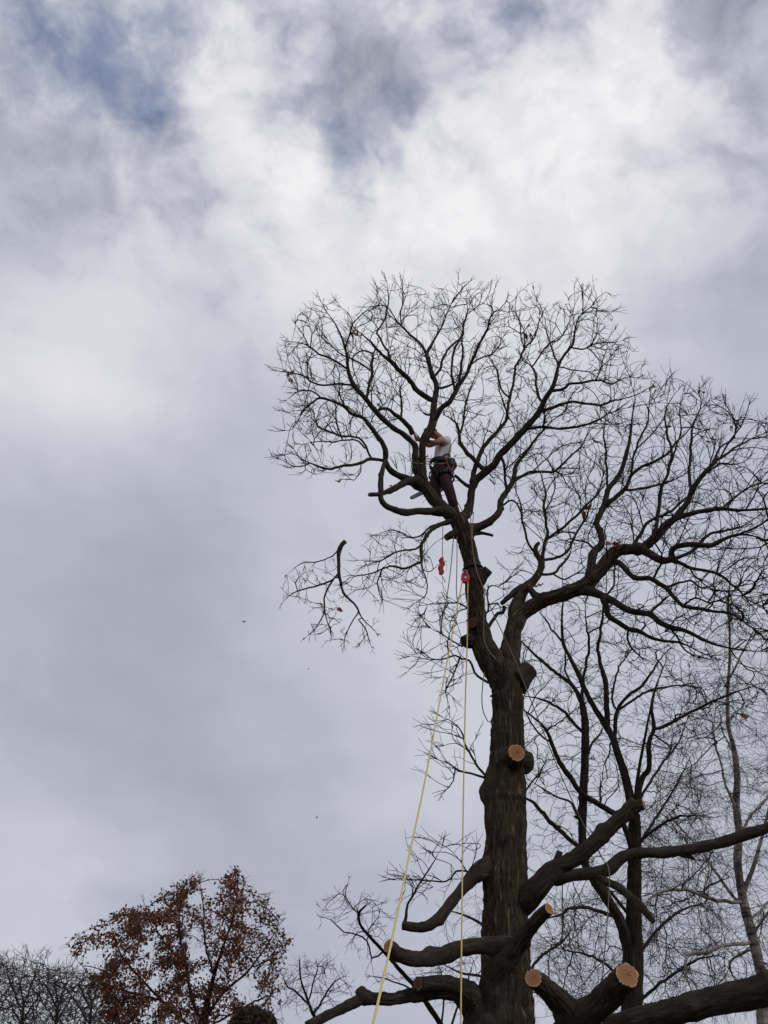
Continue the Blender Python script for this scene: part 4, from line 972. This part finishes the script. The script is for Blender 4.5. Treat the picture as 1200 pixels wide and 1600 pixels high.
for nm, xs, top, Y, lab in (('distant_bare_tree', -22, 1482, 52.0, 'distant bare tree at the far end of the grey tree line'), ('distant_bare_tree', 34, 1480, 48.0, 'tallest distant bare tree of the grey tree line'),
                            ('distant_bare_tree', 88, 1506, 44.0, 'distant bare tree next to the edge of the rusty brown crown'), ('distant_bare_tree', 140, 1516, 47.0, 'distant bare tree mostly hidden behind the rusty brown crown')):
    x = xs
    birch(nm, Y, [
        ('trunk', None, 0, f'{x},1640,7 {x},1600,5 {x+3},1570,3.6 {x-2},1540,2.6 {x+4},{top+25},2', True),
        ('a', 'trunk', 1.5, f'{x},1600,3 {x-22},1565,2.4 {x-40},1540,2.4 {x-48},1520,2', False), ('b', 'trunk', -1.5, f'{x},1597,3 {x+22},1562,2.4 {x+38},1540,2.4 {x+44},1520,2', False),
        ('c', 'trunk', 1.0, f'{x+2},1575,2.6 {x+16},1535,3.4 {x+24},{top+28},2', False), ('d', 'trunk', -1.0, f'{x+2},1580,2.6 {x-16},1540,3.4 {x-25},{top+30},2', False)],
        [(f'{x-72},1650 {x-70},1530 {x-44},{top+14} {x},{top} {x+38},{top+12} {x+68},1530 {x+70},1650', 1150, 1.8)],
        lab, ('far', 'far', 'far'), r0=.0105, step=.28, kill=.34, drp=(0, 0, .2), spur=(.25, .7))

bt = Tree(25.0, 'brown_oak_tree', 'dark', 'dark', 'twig'); B_ = bt.limb
B_('trunk', None, 0, '318,1680,24 318,1620,20 322,1580,14 330,1540,9 345,1490,6 362,1440,5 370,1400,3.4 372,1365,2', ground=True, step=.08)
B_('a', 'trunk', 1.0, '318,1610,10 300,1560,8 290,1510,6 282,1470,5 280,1420,3.6 285,1385,2', step=.08)
B_('b', 'trunk', -1.2, '316,1620,9 270,1580,7 230,1540,5.5 195,1500,4.4 180,1470,3 170,1440,2', step=.08)
B_('c', 'trunk', -.8, '322,1590,8 350,1550,6.5 385,1520,5 415,1480,4 440,1440,2.4', step=.08)
B_('d', 'b', 1.4, '250,1562,5 200,1550,4.4 150,1530,3.4 120,1500,2', step=.08)
B_('e', 'a', -1.2, '290,1510,5 255,1470,4 235,1430,3 225,1410,2', step=.08)
B_('f', 'trunk', 1.0, '335,1530,5 320,1470,4.4 318,1420,3.4 312,1380,2', step=.08)
B_('g', 'c', .8, '395,1510,4 420,1500,3.4 450,1475,2', step=.08)
B_('h', 'trunk', -1.0, '318,1610,6 370,1580,5 410,1560,4 440,1545,2.4', step=.08)
LP = '92,1492 120,1462 165,1475 175,1440 190,1415 225,1425 255,1400 275,1365 310,1362 335,1390 372,1352 395,1385 430,1395 442,1440 455,1470 435,1500 440,1540 430,1600 380,1640 160,1640 130,1560 150,1510'
AB = attract(bt, LP, 2100, .9, 6, rag=26, clump=.18)
for l in bt.L.values(): l['r'] *= .7
GB = grow(bt, AB, step=.13, kill=.17, infl=2.2, jit=.12, inertia=.6, every=2); TB = twig_chains(GB, r0=.0052, expo=2.3, rmax=.03, spur=(.12, .35), nspur=1.6, side=.12, spread=.5, T=bt)
b_root, b_objs, b_base = build_tree(bt, TB, {}, ['trunk', 'a', 'b', 'c', 'h'], 'low tree still covered in rusty brown leaves', 'tree')
LV, LF, off = [], [], 0
lv0 = np.array([(0, 0, 0), (-.20, .35, .05), (-.24, .65, .02), (0, 1, -.10), (.24, .65, .02), (.20, .35, .05), (0, .5, -.03)]); lf0 = [(0, 6, 1), (1, 6, 2), (2, 6, 3), (3, 6, 4), (4, 6, 5), (5, 6, 0)]
gp = GB['P'][GB['nseed']:]
for p in gp:
    dens = .5 + 1.1 * noise.noise(Vector(p * .9))
    px = 600 + F * ((p - CAM) @ RT) / ((p - CAM) @ FWD)
    for q in range(rng.poisson(max(.2, 8.2 * (dens + .20) * (.40 if px > 385 else 1.2)))):
        s = rng.uniform(.055, .12); v = (lv0 * s) @ rand_rot().T + p + rng.normal(0, .055, 3)
        LV.append(v); LF += [tuple(i + off for i in f) for f in lf0]; off += 7
lo = link_mesh('foliage', np.vstack(LV), np.array(LF), 'brownleaf', b_root, b_base, smooth=False); lo['kind'] = 'stuff'
print('leaves', off // 7)
# clipped bush whose top just shows
sb = empty('round_shrub', (at(396, 1600, 15)[0], 15.0, 0)); tag(sb, 'rounded olive brown shrub in front of the brown-leaved tree', 'shrub')
top = at(396, 1577, 15)[2]; sc = np.array([sb.location.x, 15.0, top * .55])
LV, LF, off = [], [], 0
for k in range(9000):
    d = unit(rng.normal(0, 1, 3)); rr = (1 + .10 * noise.fractal(Vector(d * 2.6), 1, 2, 3)) * rng.uniform(.86, 1.02)
    e_ = d * rr * np.array([.37, .37, .36]); e_[2] *= 4.0 if e_[2] < 0 else 1; p = np.array([sc[0], sc[1], top - .36]) + e_; s = rng.uniform(.05, .085)
    LV.append((lv0 * s) @ rand_rot().T + p); LF += [tuple(i + off for i in f) for f in lf0]; off += 7
o = link_mesh('foliage', np.vstack(LV), np.array(LF), 'shrub', sb, tuple(sb.location), smooth=False); o['kind'] = 'stuff'
stems = []
for k in range(9):
    a = rng.uniform(0, 6.28); stems.append((np.array([[sc[0] + .08 * math.cos(a), sc[1] + .08 * math.sin(a), -.1], [sc[0] + .15 * math.cos(a), sc[1] + .15 * math.sin(a), top * .3], [sc[0] + .28 * math.cos(a), sc[1] + .28 * math.sin(a), top * .75]]), np.array([.03, .022, .008])))
v, f = chains_mesh(stems, 6); link_mesh('stems', v, f, 'dark', sb, tuple(sb.location))

# ------------------------------------------------------------------ ropes and rigging
def rope(name, pts, dia, mat, label=None, cat='rope', parent=None, base=None, step=.08, n=8):
    P = np.array([at(*p) if len(p) == 3 else p[:3] for p in pts]); Q = catmull(P, step); T, N, B = frames(Q)
    s = np.concatenate([[0], np.cumsum(np.linalg.norm(np.diff(Q, axis=0), axis=1))]); V, UV = [], []
    for i in range(len(Q)):
        for j in range(n + 1):
            a = 2 * math.pi * j / n; V.append(Q[i] + (N[i] * math.cos(a) + B[i] * math.sin(a)) * dia / 2); UV.append((j / n, s[i]))
    k = n + 1; fs = [(i * k + j, i * k + j + 1, (i + 1) * k + j + 1, (i + 1) * k + j) for i in range(len(Q) - 1) for j in range(n)]
    b = Q[-1] if base is None else base
    o = link_mesh(name, V, fs, mat, parent, b, uv=UV)
    if parent is None: o.location = b
    if label: tag(o, label, cat)
    return o
PY = 10.98
rope('lowering_rope', [(723, 906, PY), (712, 962, PY - .30), (690, 1080, PY - .9), (665, 1215, PY - 1.8), (640, 1335, PY - 2.7), (612, 1470, PY - 3.9), (583, 1600, PY - 5.1), (560, 1700, PY - 5.9), (float(at(552, 1740, PY - 6.2)[0]), PY - 6.3, .9, 0), (float(at(552, 1740, PY - 6.2)[0]) - .1, PY - 6.3, .02, 0)], .0165, 'yellowrope', 'slack yellow rope slanting away from the trunk out of the red pulley')
rope('lowering_rope', [(731, 907, PY), (730, 1000, PY), (727, 1100, PY - .05), (724, 1250, PY - .25), (722, 1400, PY - .5), (720, 1600, PY - .8), (719, 1800, PY - 1.0), (719, 1990, PY - 1.1), (float(at(719, 1990, PY - 1.1)[0]) + .05, PY - 1.1, .02, 0)], .0165, 'yellowrope', 'taut yellow rope hanging almost straight down from the red pulley')
rope('climbing_rope', [(735, 800, 11.06), (737, 843, 11.0), (740, 867, 11.0), (745, 893, 11.0), (756, 922, 11.0), (757, 940, 11.02), (756, 970, 11.02), (756, 998, 11.02), (760, 1010, 11.0), (766, 1020, 10.98), (775, 1030, 10.95)], .013, 'tanrope', 'tan climbing rope running down the face of the leaning stem')
rope('climbing_rope', [(757, 920, 10.99), (768, 953, 10.97), (784, 986, 10.93), (803, 1028, 10.9), (816, 1060, 10.9), (866, 1186, 10.85), (900, 1264, 10.8), (921, 1306, 10.78), (935, 1330, 10.76), (946, 1349, 10.72)], .013, 'greyrope', 'grey rope slanting across the fork to the upper lopped limb')
rope('climbing_rope', [(949, 1350, 10.72), (952, 1363, 10.60), (952, 1385, 10.62), (948, 1450, 10.6), (942, 1520, 10.55), (940, 1600, 10.5), (936, 1900, 10.4)], .013, 'greyrope', 'grey rope end hanging down from the long bent limb')
rope('tail_rope', [(709, 838, 10.98), (705, 880, 10.98), (702, 907, 10.97), (696, 945, 10.95), (691, 968, 10.95), (687, 992, 10.95)], .013, 'greyrope', 'thin dark rope tail hanging left of the red pulley')
rope('tail_rope', [(714, 838, 10.98), (714, 880, 10.98), (713, 920, 10.97), (715, 942, 10.9)], .012, 'greyrope', 'short dark rope hanging next to the yellow ropes')
rope('loop_rope', [(757, 1050, 10.92), (754, 1072, 10.9), (753, 1097, 10.9), (756, 1115, 10.92), (762, 1127, 10.95), (771, 1130, 11.0)], .013, 'greyrope', 'dark rope loop sagging beside the trunk below the fork')
rope('tail_rope', [(740, 800, 11.0), (739, 815, 10.98), (738, 842, 10.98)], .012, 'tanrope', 'short pale rope end over the crotch of the crown')
rope('tail_rope', [(707, 762, 11.30), (711, 776, 11.26), (722, 798, 11.15), (728, 806, 11.08)], .012, 'tanrope', "pale rope running from the climber's belt to the crotch")

def prism(outline, d, mat, name, parent, M4, bevel=0.0):
    """flat outline (x,z) extruded to thickness d along y, then placed"""
    n = len(outline); V = [(x, -d / 2, z) for x, z in outline] + [(x, d / 2, z) for x, z in outline]
    Fs = [tuple(range(n)), tuple(range(2 * n - 1, n - 1, -1))] + [(i, i + n, (i + 1) % n + n, (i + 1) % n) for i in range(n)]
    o = link_mesh(name, V, Fs, mat, parent, smooth=False)
    if bevel:
        bm = bmesh.new(); bm.from_mesh(o.data); bmesh.ops.bevel(bm, geom=bm.edges[:], offset=bevel, segments=2, affect='EDGES', clamp_overlap=True); bmesh.ops.recalc_face_normals(bm, faces=bm.faces[:]); bm.to_mesh(o.data); bm.free()
    else:
        bm = bmesh.new(); bm.from_mesh(o.data); bmesh.ops.recalc_face_normals(bm, faces=bm.faces[:]); bm.to_mesh(o.data); bm.free()
    o.matrix_local = M4; return o
M['redmetal'] = plain('red_paint', (0.52, 0.022, 0.030), 0.35, 0.25, 30)
M['steel'] = plain('steel', (0.42, 0.42, 0.43), 0.38, 0.2, 40, metal=0.9)
M['webbing'] = plain('webbing', (0.03, 0.028, 0.027), 0.9, 0.3, 60)
def oval(w, h, n=20, p=2.6):
    return [(math.copysign(abs(math.cos(a)) ** (2 / p), math.cos(a)) * w, math.copysign(abs(math.sin(a)) ** (2 / p), math.sin(a)) * h) for a in [2 * math.pi * i / n for i in range(n)]]
pl = empty('pulley_block', at(727, 903, PY)); tag(pl, 'red rigging pulley strapped to the leaning stem', 'pulley')
I4 = Matrix.Identity(4)
for sy in (-1, 1):
    ck = prism(oval(.058, .078), .012, 'redmetal', 'cheek_plate', pl, Matrix.Translation((0, sy * .022, 0)), .003)
    prism(oval(.018, .018, 14, 2), .012, 'steel', 'axle_bolt', ck, Matrix.Translation((0, sy * .008, -.012)), .002)
    prism(oval(.026, .012, 14, 2), .004, 'webbing', 'slot', ck, Matrix.Translation((0, sy * .0065, .045)))
prism(oval(.048, .048, 24, 2), .026, 'steel', 'sheave', pl, Matrix.Translation((0, 0, -.012)), .004)
ring = [np.array(pl.location) + np.array([.03 * math.cos(a), 0, .088 + .035 * math.sin(a)]) for a in np.linspace(0, 2 * math.pi, 15)]
rope('shackle', [tuple(p) + (0,) for p in ring], .013, 'steel', None, parent=pl, base=np.array(pl.location), step=.02)
l = oak.L['stemL']; k = int(np.argmin(np.abs(l['px'][:, 1] - 890))); c = l['P'][k]; t = unit(l['P'][k + 1] - l['P'][k - 1]); a1 = unit(np.cross(t, [0, 1, 0])); a2 = np.cross(t, a1)
rope('strap', [tuple(c + (a1 * math.cos(a) + a2 * math.sin(a)) * (l['r'][k] * 1.07 + .008)) + (0,) for a in np.linspace(0, 2 * math.pi, 25)] , .03, 'webbing', None, parent=pl, base=np.array(pl.location), step=.03)
rope('strap', [tuple(ring[4]) + (0,), tuple(c + unit(np.array(pl.location) - c) * (l['r'][k] * 1.05) + np.array([0, 0, .03])) + (0,)], .02, 'webbing', None, parent=pl, base=np.array(pl.location), step=.03)
# red coiled sling hanging on its own line
hk = empty('coiled_sling', at(690, 885, 11.0)); tag(hk, 'red-orange rope bundle hanging on a thin line below the crotch', 'rope bundle')
hb = np.array(hk.location)
co = []
for i in range(170):
    q = i / 169; a = q * 2 * math.pi * 13; rr = .028 * min(1, .5 + 6 * q, .5 + 6 * (1 - q))
    co.append(tuple(hb + np.array([rr * math.cos(a) + .012 - .03 * (1 - q) + .010 * math.sin(q * 12), rr * math.sin(a), -.125 + .25 * q])) + (0,))
rope('coil', co, .022, 'redrope', None, parent=hk, base=hb, step=.02, n=6)
for dx in (-.012, .012): rope('strand', [tuple(hb + np.array([dx - .02, -.02, -.14])) + (0,), tuple(hb + np.array([dx - .005, -.03, 0])) + (0,), tuple(hb + np.array([dx + .012, -.01, .14])) + (0,)], .022, 'redrope', None, parent=hk, base=hb, step=.04)
rope('line', [(692, 822, 11.1), (691.5, 850, 11.0), (691, 874, 11.0)], .011, 'tanrope', None, parent=hk, base=hb)
rope('tail', [(688, 896, 11.0), (692, 902, 10.99), (696, 910, 10.99)], .012, 'tanrope', None, parent=hk, base=hb, step=.03)

# ------------------------------------------------------------------ the climber
M['skin'] = plain('skin', (0.36, 0.165, 0.095), 0.6, 0.12, 20)
M['shirt'] = plain('grey_white_cotton', (0.74, 0.73, 0.72), 0.9, 0.12, 14, bump=0.4)
M['trousers'] = plain('maroon_trousers', (0.036, 0.009, 0.012), 0.85, 0.35, 12, bump=0.5)
M['boot'] = plain('boot', (0.016, 0.013, 0.012), 0.6, 0.3, 20)
M['helmet'] = plain('helmet', (0.06, 0.012, 0.010), 0.4, 0.15, 10)
M['glove'] = plain('red_glove', (0.30, 0.05, 0.035), 0.8, 0.3, 30)
M['hair'] = plain('hair', (0.035, 0.02, 0.013), 0.8, 0.4, 60)
M['black'] = plain('black_gear', (0.012, 0.012, 0.013), 0.6, 0.3, 30)
M['pouch'] = plain('pouch', (0.11, 0.014, 0.03), 0.8, 0.3, 30)
def skin(name, comps, mat, parent=None, base=(0, 0, 0), sub=2):
    """comps: list of (points, radii, edges); each grown with a Skin modifier, then baked"""
    me = bpy.data.meshes.new(name); bm = bmesh.new(); ly = bm.verts.layers.skin.verify()
    for pts, rad, ed in comps:
        vs = [bm.verts.new([float(x) for x in np.asarray(p) - np.asarray(base)]) for p in pts]
        for i, v in enumerate(vs):
            r = rad[i]; v[ly].radius = r if isinstance(r, tuple) else (r, r); v[ly].use_root = (i == 0)
        for a, b in ed: bm.edges.new((vs[a], vs[b]))
    bm.to_mesh(me); bm.free()
    o = bpy.data.objects.new(name, me); col.objects.link(o)
    m = o.modifiers.new('skin', 'SKIN'); m.use_smooth_shade = True
    if sub: o.modifiers.new('sub', 'SUBSURF').levels = sub
    dg = bpy.context.evaluated_depsgraph_get(); ev = o.evaluated_get(dg); nm = bpy.data.meshes.new_from_object(ev, depsgraph=dg)
    o.modifiers.clear(); o.data = nm; bpy.data.meshes.remove(me)
    nm.name = name; nm.materials.clear(); nm.materials.append(M[mat])
    for p in nm.polygons: p.use_smooth = True
    if parent: o.parent = parent
    return o
J = {k: at(*v) for k, v in dict(
    pelvis=(688, 733, 11.46), spine=(690, 716, 11.47), chest=(692, 699, 11.46), neck=(688, 684, 11.45), headb=(680, 680, 11.45), head=(672, 676, 11.45), crown=(670, 668, 11.45),
    shr=(697, 688, 11.29), elr=(680, 692, 11.20), wrr=(661, 689, 11.34), har=(653, 687, 11.30), shl=(690, 687, 11.63), ell=(670, 697, 11.60), wrl=(656, 687, 11.46), hal=(650, 683, 11.37),
    hpr=(692, 738, 11.38), knr=(703, 769, 11.28), anr=(711, 796, 11.32), tor=(705, 806, 11.18), her=(715, 803, 11.36),
    hpl=(683, 738, 11.54), knl=(679, 764, 11.42), anl=(687, 788, 11.40), tol=(680, 796, 11.30), hel=(690, 793, 11.42)).items()}
pr = empty('person', J['anr']); tag(pr, 'tree climber in white t-shirt and maroon trousers standing in the crotch, arms round a limb', 'person'); pb = np.array(pr.location)
def mid(a, b, t=.5): return J[a] * (1 - t) + J[b] * t
names = ['pelvis', 'spine', 'chest', 'neck', 'headb', 'head', 'crown', 'shr', 'elr', 'wrr', 'har', 'shl', 'ell', 'wrl', 'hal', 'hpr', 'knr', 'anr', 'tor', 'hpl', 'knl', 'anl', 'tol']
ix = {n: i for i, n in enumerate(names)}
rad = dict(pelvis=.125, spine=.115, chest=.125, neck=.055, headb=.075, head=.092, crown=.07, shr=.062, elr=.043, wrr=.030, har=.034, shl=.062, ell=.043, wrl=.030, hal=.034, hpr=.082, knr=.055, anr=.04, tor=.03, hpl=.082, knl=.055, anl=.04, tol=.03)
ed = [('pelvis', 'spine'), ('spine', 'chest'), ('chest', 'neck'), ('neck', 'headb'), ('headb', 'head'), ('head', 'crown'), ('chest', 'shr'), ('shr', 'elr'), ('elr', 'wrr'), ('wrr', 'har'), ('chest', 'shl'), ('shl', 'ell'), ('ell', 'wrl'), ('wrl', 'hal'),
      ('pelvis', 'hpr'), ('hpr', 'knr'), ('knr', 'anr'), ('anr', 'tor'), ('pelvis', 'hpl'), ('hpl', 'knl'), ('knl', 'anl'), ('anl', 'tol')]
foot = {'tor': mid('her', 'tor', .45), 'tol': mid('hel', 'tol', .45)}
comps = [([foot.get(n, J[n]) for n in names], [rad[n] for n in names], [(ix[a], ix[b]) for a, b in ed])]
face = unit(np.array([-.70, .55, .35]))                       # he looks up and away to the left
side = unit(np.cross(face, [0, 0, 1])); upv = np.cross(side, face)
hd = J['head']
comps.append(([hd + face * .07, hd + face * .115 - upv * .012], [.018, .014], [(0, 1)]))            # nose
comps.append(([hd + face * .06 - upv * .07, hd + face * .085 - upv * .075], [.03, .022], [(0, 1)]))   # chin
for s_ in (-1, 1): comps.append(([hd + side * s_ * .085 - upv * .01, hd + side * s_ * .105 + upv * .012], [.02, .012], [(0, 1)]))   # ears
def hand(h, w, grip):
    d = unit(J[h] - J[w]); up = unit(np.array([0, 0, 1]) - d * d[2]); sd = np.cross(d, up); g_ = unit(np.array(grip))
    for i, (o_, L) in enumerate(((.030, .075), (.010, .085), (-.010, .080), (-.030, .062))):
        p0 = J[h] + up * o_; p1 = p0 + d * L * .5; p2 = p1 + unit(d * .5 + g_) * L * .35; p3 = p2 + unit(g_ - d * .4) * L * .3
        comps.append(([p0, p1, p2, p3], [.0105, .0095, .0085, .007], [(0, 1), (1, 2), (2, 3)]))
    q0 = J[h] - d * .02 + up * .03; q1 = q0 + unit(up + g_ * .6) * .035; q2 = q1 + unit(g_ + d * .6) * .03
    comps.append(([q0, q1, q2], [.012, .0105, .009], [(0, 1), (1, 2)]))
hand('har', 'wrr', (-.3, -.9, .2)); hand('hal', 'wrl', (-.2, -.9, .1))
body = skin('body', comps, 'skin', pr, pb)
sh_pts = [J['pelvis'] + [0, 0, .02], J['spine'], J['chest'], mid('chest', 'neck', .65), J['shr'], mid('shr', 'elr', .42), J['shl'], mid('shl', 'ell', .42)]
skin('t_shirt', [(sh_pts, [.142, .138, .150, .082, .085, .078, .085, .078], [(0, 1), (1, 2), (2, 3), (2, 4), (4, 5), (2, 6), (6, 7)])], 'shirt', pr, pb)
tr_pts = [J['pelvis'], J['pelvis'] + [0, 0, .13], J['hpr'], mid('hpr', 'knr'), J['knr'], mid('knr', 'anr'), J['anr'], J['hpl'], mid('hpl', 'knl'), J['knl'], mid('knl', 'anl'), J['anl']]
skin('trousers', [(tr_pts, [.150, .142, .112, .098, .084, .078, .074, .112, .098, .084, .078, .074], [(0, 1), (0, 2), (2, 3), (3, 4), (4, 5), (5, 6), (0, 7), (7, 8), (8, 9), (9, 10), (10, 11)])], 'trousers', pr, pb)
for a, h_, t_ in (('anr', 'her', 'tor'), ('anl', 'hel', 'tol')):
    skin('boot', [([J[a] + [0, 0, .06], J[a], J[h_], mid(h_, t_, .55), J[t_]], [.062, .062, .052, .052, .042], [(0, 1), (1, 2), (2, 3), (3, 4)])], 'boot', pr, pb)
hm = skin('helmet', [([hd + upv * .02 - face * .02, hd + upv * .075 - face * .015], [.122, .095], [(0, 1)])], 'helmet', pr, pb)
skin('peak', [([hd + face * .10 + upv * .05, hd + face * .15 + upv * .045], [(.06, .012), (.045, .008)], [(0, 1)])], 'helmet', hm, pb, 1)
for s_ in (-1, 1):
    skin('ear_defender', [([hd + side * s_ * .10 - upv * .01, hd + side * s_ * .135 - upv * .01], [.042, .036], [(0, 1)])], 'black', hm, pb, 1)
    ey = skin('eye', [([hd + face * .083 + side * s_ * .032 + upv * .012, hd + face * .088 + side * s_ * .032 + upv * .012], [.011, .009], [(0, 1)])], 'black', pr, pb, 1)
skin('hair', [([hd - face * .045 - upv * .02, hd - face * .07 - upv * .075], [.092, .075], [(0, 1)])], 'hair', pr, pb, 1)
# harness: belt, leg loops, straps, gear
def band(c, nrm, r1, r2, w, name, mat='black'):
    nrm = unit(nrm); x = unit(np.cross(nrm, [0, 1, 0])); y = np.cross(nrm, x); n = 28; V = []
    for j in range(n):
        a = 2 * math.pi * j / n; dd = x * math.cos(a) * r1 + y * math.sin(a) * r2; o_ = unit(dd) * .014
        V += [c + dd - nrm * w / 2, c + dd + o_ - nrm * w / 2, c + dd + o_ + nrm * w / 2, c + dd + nrm * w / 2]
    Fs = [(4 * j + q, 4 * j + (q + 1) % 4, 4 * ((j + 1) % n) + (q + 1) % 4, 4 * ((j + 1) % n) + q) for j in range(n) for q in range(4)]
    return link_mesh(name, V, Fs, mat, pr, pb)
band(J['pelvis'] + [0, 0, .085], (0.05, 0, 1), .158, .158, .085, 'harness_belt')
band(mid('hpr', 'knr', .22), J['hpr'] - J['knr'], .112, .112, .05, 'leg_loop'); band(mid('hpl', 'knl', .22), J['hpl'] - J['knl'], .112, .112, .05, 'leg_loop')
for (u, v, Y, sx, sz, mt, nm) in ((706, 723, 11.36, .05, .075, 'black', 'gear_pouch'), (709, 728, 11.42, .04, .06, 'pouch', 'tool_pouch'), (703, 736, 11.28, .03, .05, 'black', 'gear_pouch')):
    o = prism(oval(sx, sz, 16, 3), .09, mt, nm, pr, Matrix.Translation(Vector(at(u, v, Y) - pb)) @ Matrix.Rotation(.3, 4, 'Z'), .012)
for i in range(6):
    p = at(705 + rng.uniform(-5, 6), 735 + rng.uniform(-3, 12), 11.27 + rng.uniform(-.02, .1)); rg = [tuple(p + np.array([.022 * math.cos(a), .01 * math.cos(a + i), .042 * math.sin(a)])) + (0,) for a in np.linspace(0, 2 * math.pi, 12)]
    rope('carabiner', rg, .010, 'steel' if i % 2 else 'redmetal', None, parent=pr, base=pb, step=.02, n=6)
for q in range(3): rope('sling', [(696 + q * 3, 716, 11.30), (700 + q * 2, 726 + q * 3, 11.27), (706, 737 + q * 5, 11.27), (708 + q, 727 + q * 2, 11.32)], .014, 'webbing' if q else 'redrope', None, parent=pr, base=pb, step=.03)
rope('back_strap', [(684, 722, 11.31), (690, 714, 11.305), (699, 709, 11.33), (704, 714, 11.38)], .022, 'webbing', None, parent=pr, base=pb, step=.03)
rope('lanyard', [(698, 723, 11.29), (690, 724.5, 11.26), (676, 725, 11.14), (660, 725, 11.06), (646, 723, 11.12), (645, 720, 11.26), (656, 719, 11.38), (672, 721, 11.46)], .016, 'tanrope', 'tan lanyard looped from the climber round the upright limb', 'lanyard', step=.04)

# chainsaw hanging below the belt, mostly behind the limb
cs = empty('chainsaw', at(672, 764, 11.52)); tag(cs, 'chainsaw hanging behind the limb with only its grey bar showing', 'chainsaw'); cb = np.array(cs.location)
M['sawbody'] = plain('saw_orange', (0.55, 0.10, 0.02), 0.45, 0.15, 20); M['bar'] = plain('bar_steel', (0.30, 0.30, 0.31), 0.5, 0.25, 25, metal=.35)
p0, p1 = at(667, 766, 11.50), at(642, 776, 11.46); dx = unit(p1 - p0); ang = math.atan2(-dx[2], dx[0])
MB = Matrix.Translation(Vector(p0 - cb)) @ Matrix.Rotation(ang, 4, 'Y')
Lb_ = float(np.linalg.norm(p1 - p0)); w_ = .036
bar = [(-.06, -w_), (Lb_ - .03, -w_ * .8), (Lb_ - .008, -w_ * .5), (Lb_, 0), (Lb_ - .008, w_ * .5), (Lb_ - .03, w_ * .8), (-.06, w_)]
prism(bar, .008, 'bar', 'guide_bar', cs, MB, .001)
prism([(x * 1.03 + .002, z * 1.16) for x, z in bar], .005, 'black', 'saw_chain', cs, MB)
prism([(-.34, -.09), (-.04, -.10), (.0, -.03), (-.02, .08), (-.10, .12), (-.30, .10), (-.36, 0)], .16, 'sawbody', 'motor_body', cs, MB, .02)
rope('front_handle', [tuple(np.array(cb) + np.array(MB @ Vector(q)) ) + (0,) for q in ((-.10, -.10, .10), (-.09, -.11, .20), (-.09, 0, .23), (-.09, .11, .18), (-.10, .10, .0))], .026, 'black', None, parent=cs, base=cb, step=.03)
rope('rear_handle', [tuple(np.array(cb) + np.array(MB @ Vector(q))) + (0,) for q in ((-.33, 0, .08), (-.45, 0, .06), (-.50, 0, -.02), (-.44, 0, -.08), (-.33, 0, -.08))], .032, 'black', None, parent=cs, base=cb, step=.03)
rope('tether', [tuple(np.array(cb) + np.array(MB @ Vector((-.33, 0, .08)))) + (0,), tuple(mid('hpl', 'knl', .1)) + (0,), tuple(J['pelvis'] + np.array([-.12, .05, .06])) + (0,)], .012, 'redrope', None, parent=cs, base=cb, step=.04)

# ------------------------------------------------------------------ small things in the air
for (u, v, Y, s_, lab, k) in ((378, 970, 10.2, .05, 'single dead leaf falling through open sky left of the dropping branch', 3), (1167, 1126, 9.5, .105, 'orange-brown oak leaf drifting in front of the birch', 1), (533, 748, 10.6, .09, 'curled brown leaf falling below the lowest left branch', 2)):
    o = leaf_obj('falling_leaf', at(u, v, Y), s_, k=k); tag(o, lab, 'leaf')
for (u, v, lab) in ((482, 1045, 'pale wood chip falling under the dropping branch'), (495, 1277, 'tiny wood chip falling low over the small bare tree')):
    o = prism([(-.012, -.006), (.011, -.008), (.015, .004), (-.008, .008)], .006, 'oldcut', 'wood_chip', None, Matrix.Translation(Vector(at(u, v, 10.3))) @ Matrix(rand_rot()).to_4x4()); tag(o, lab, 'wood chip')
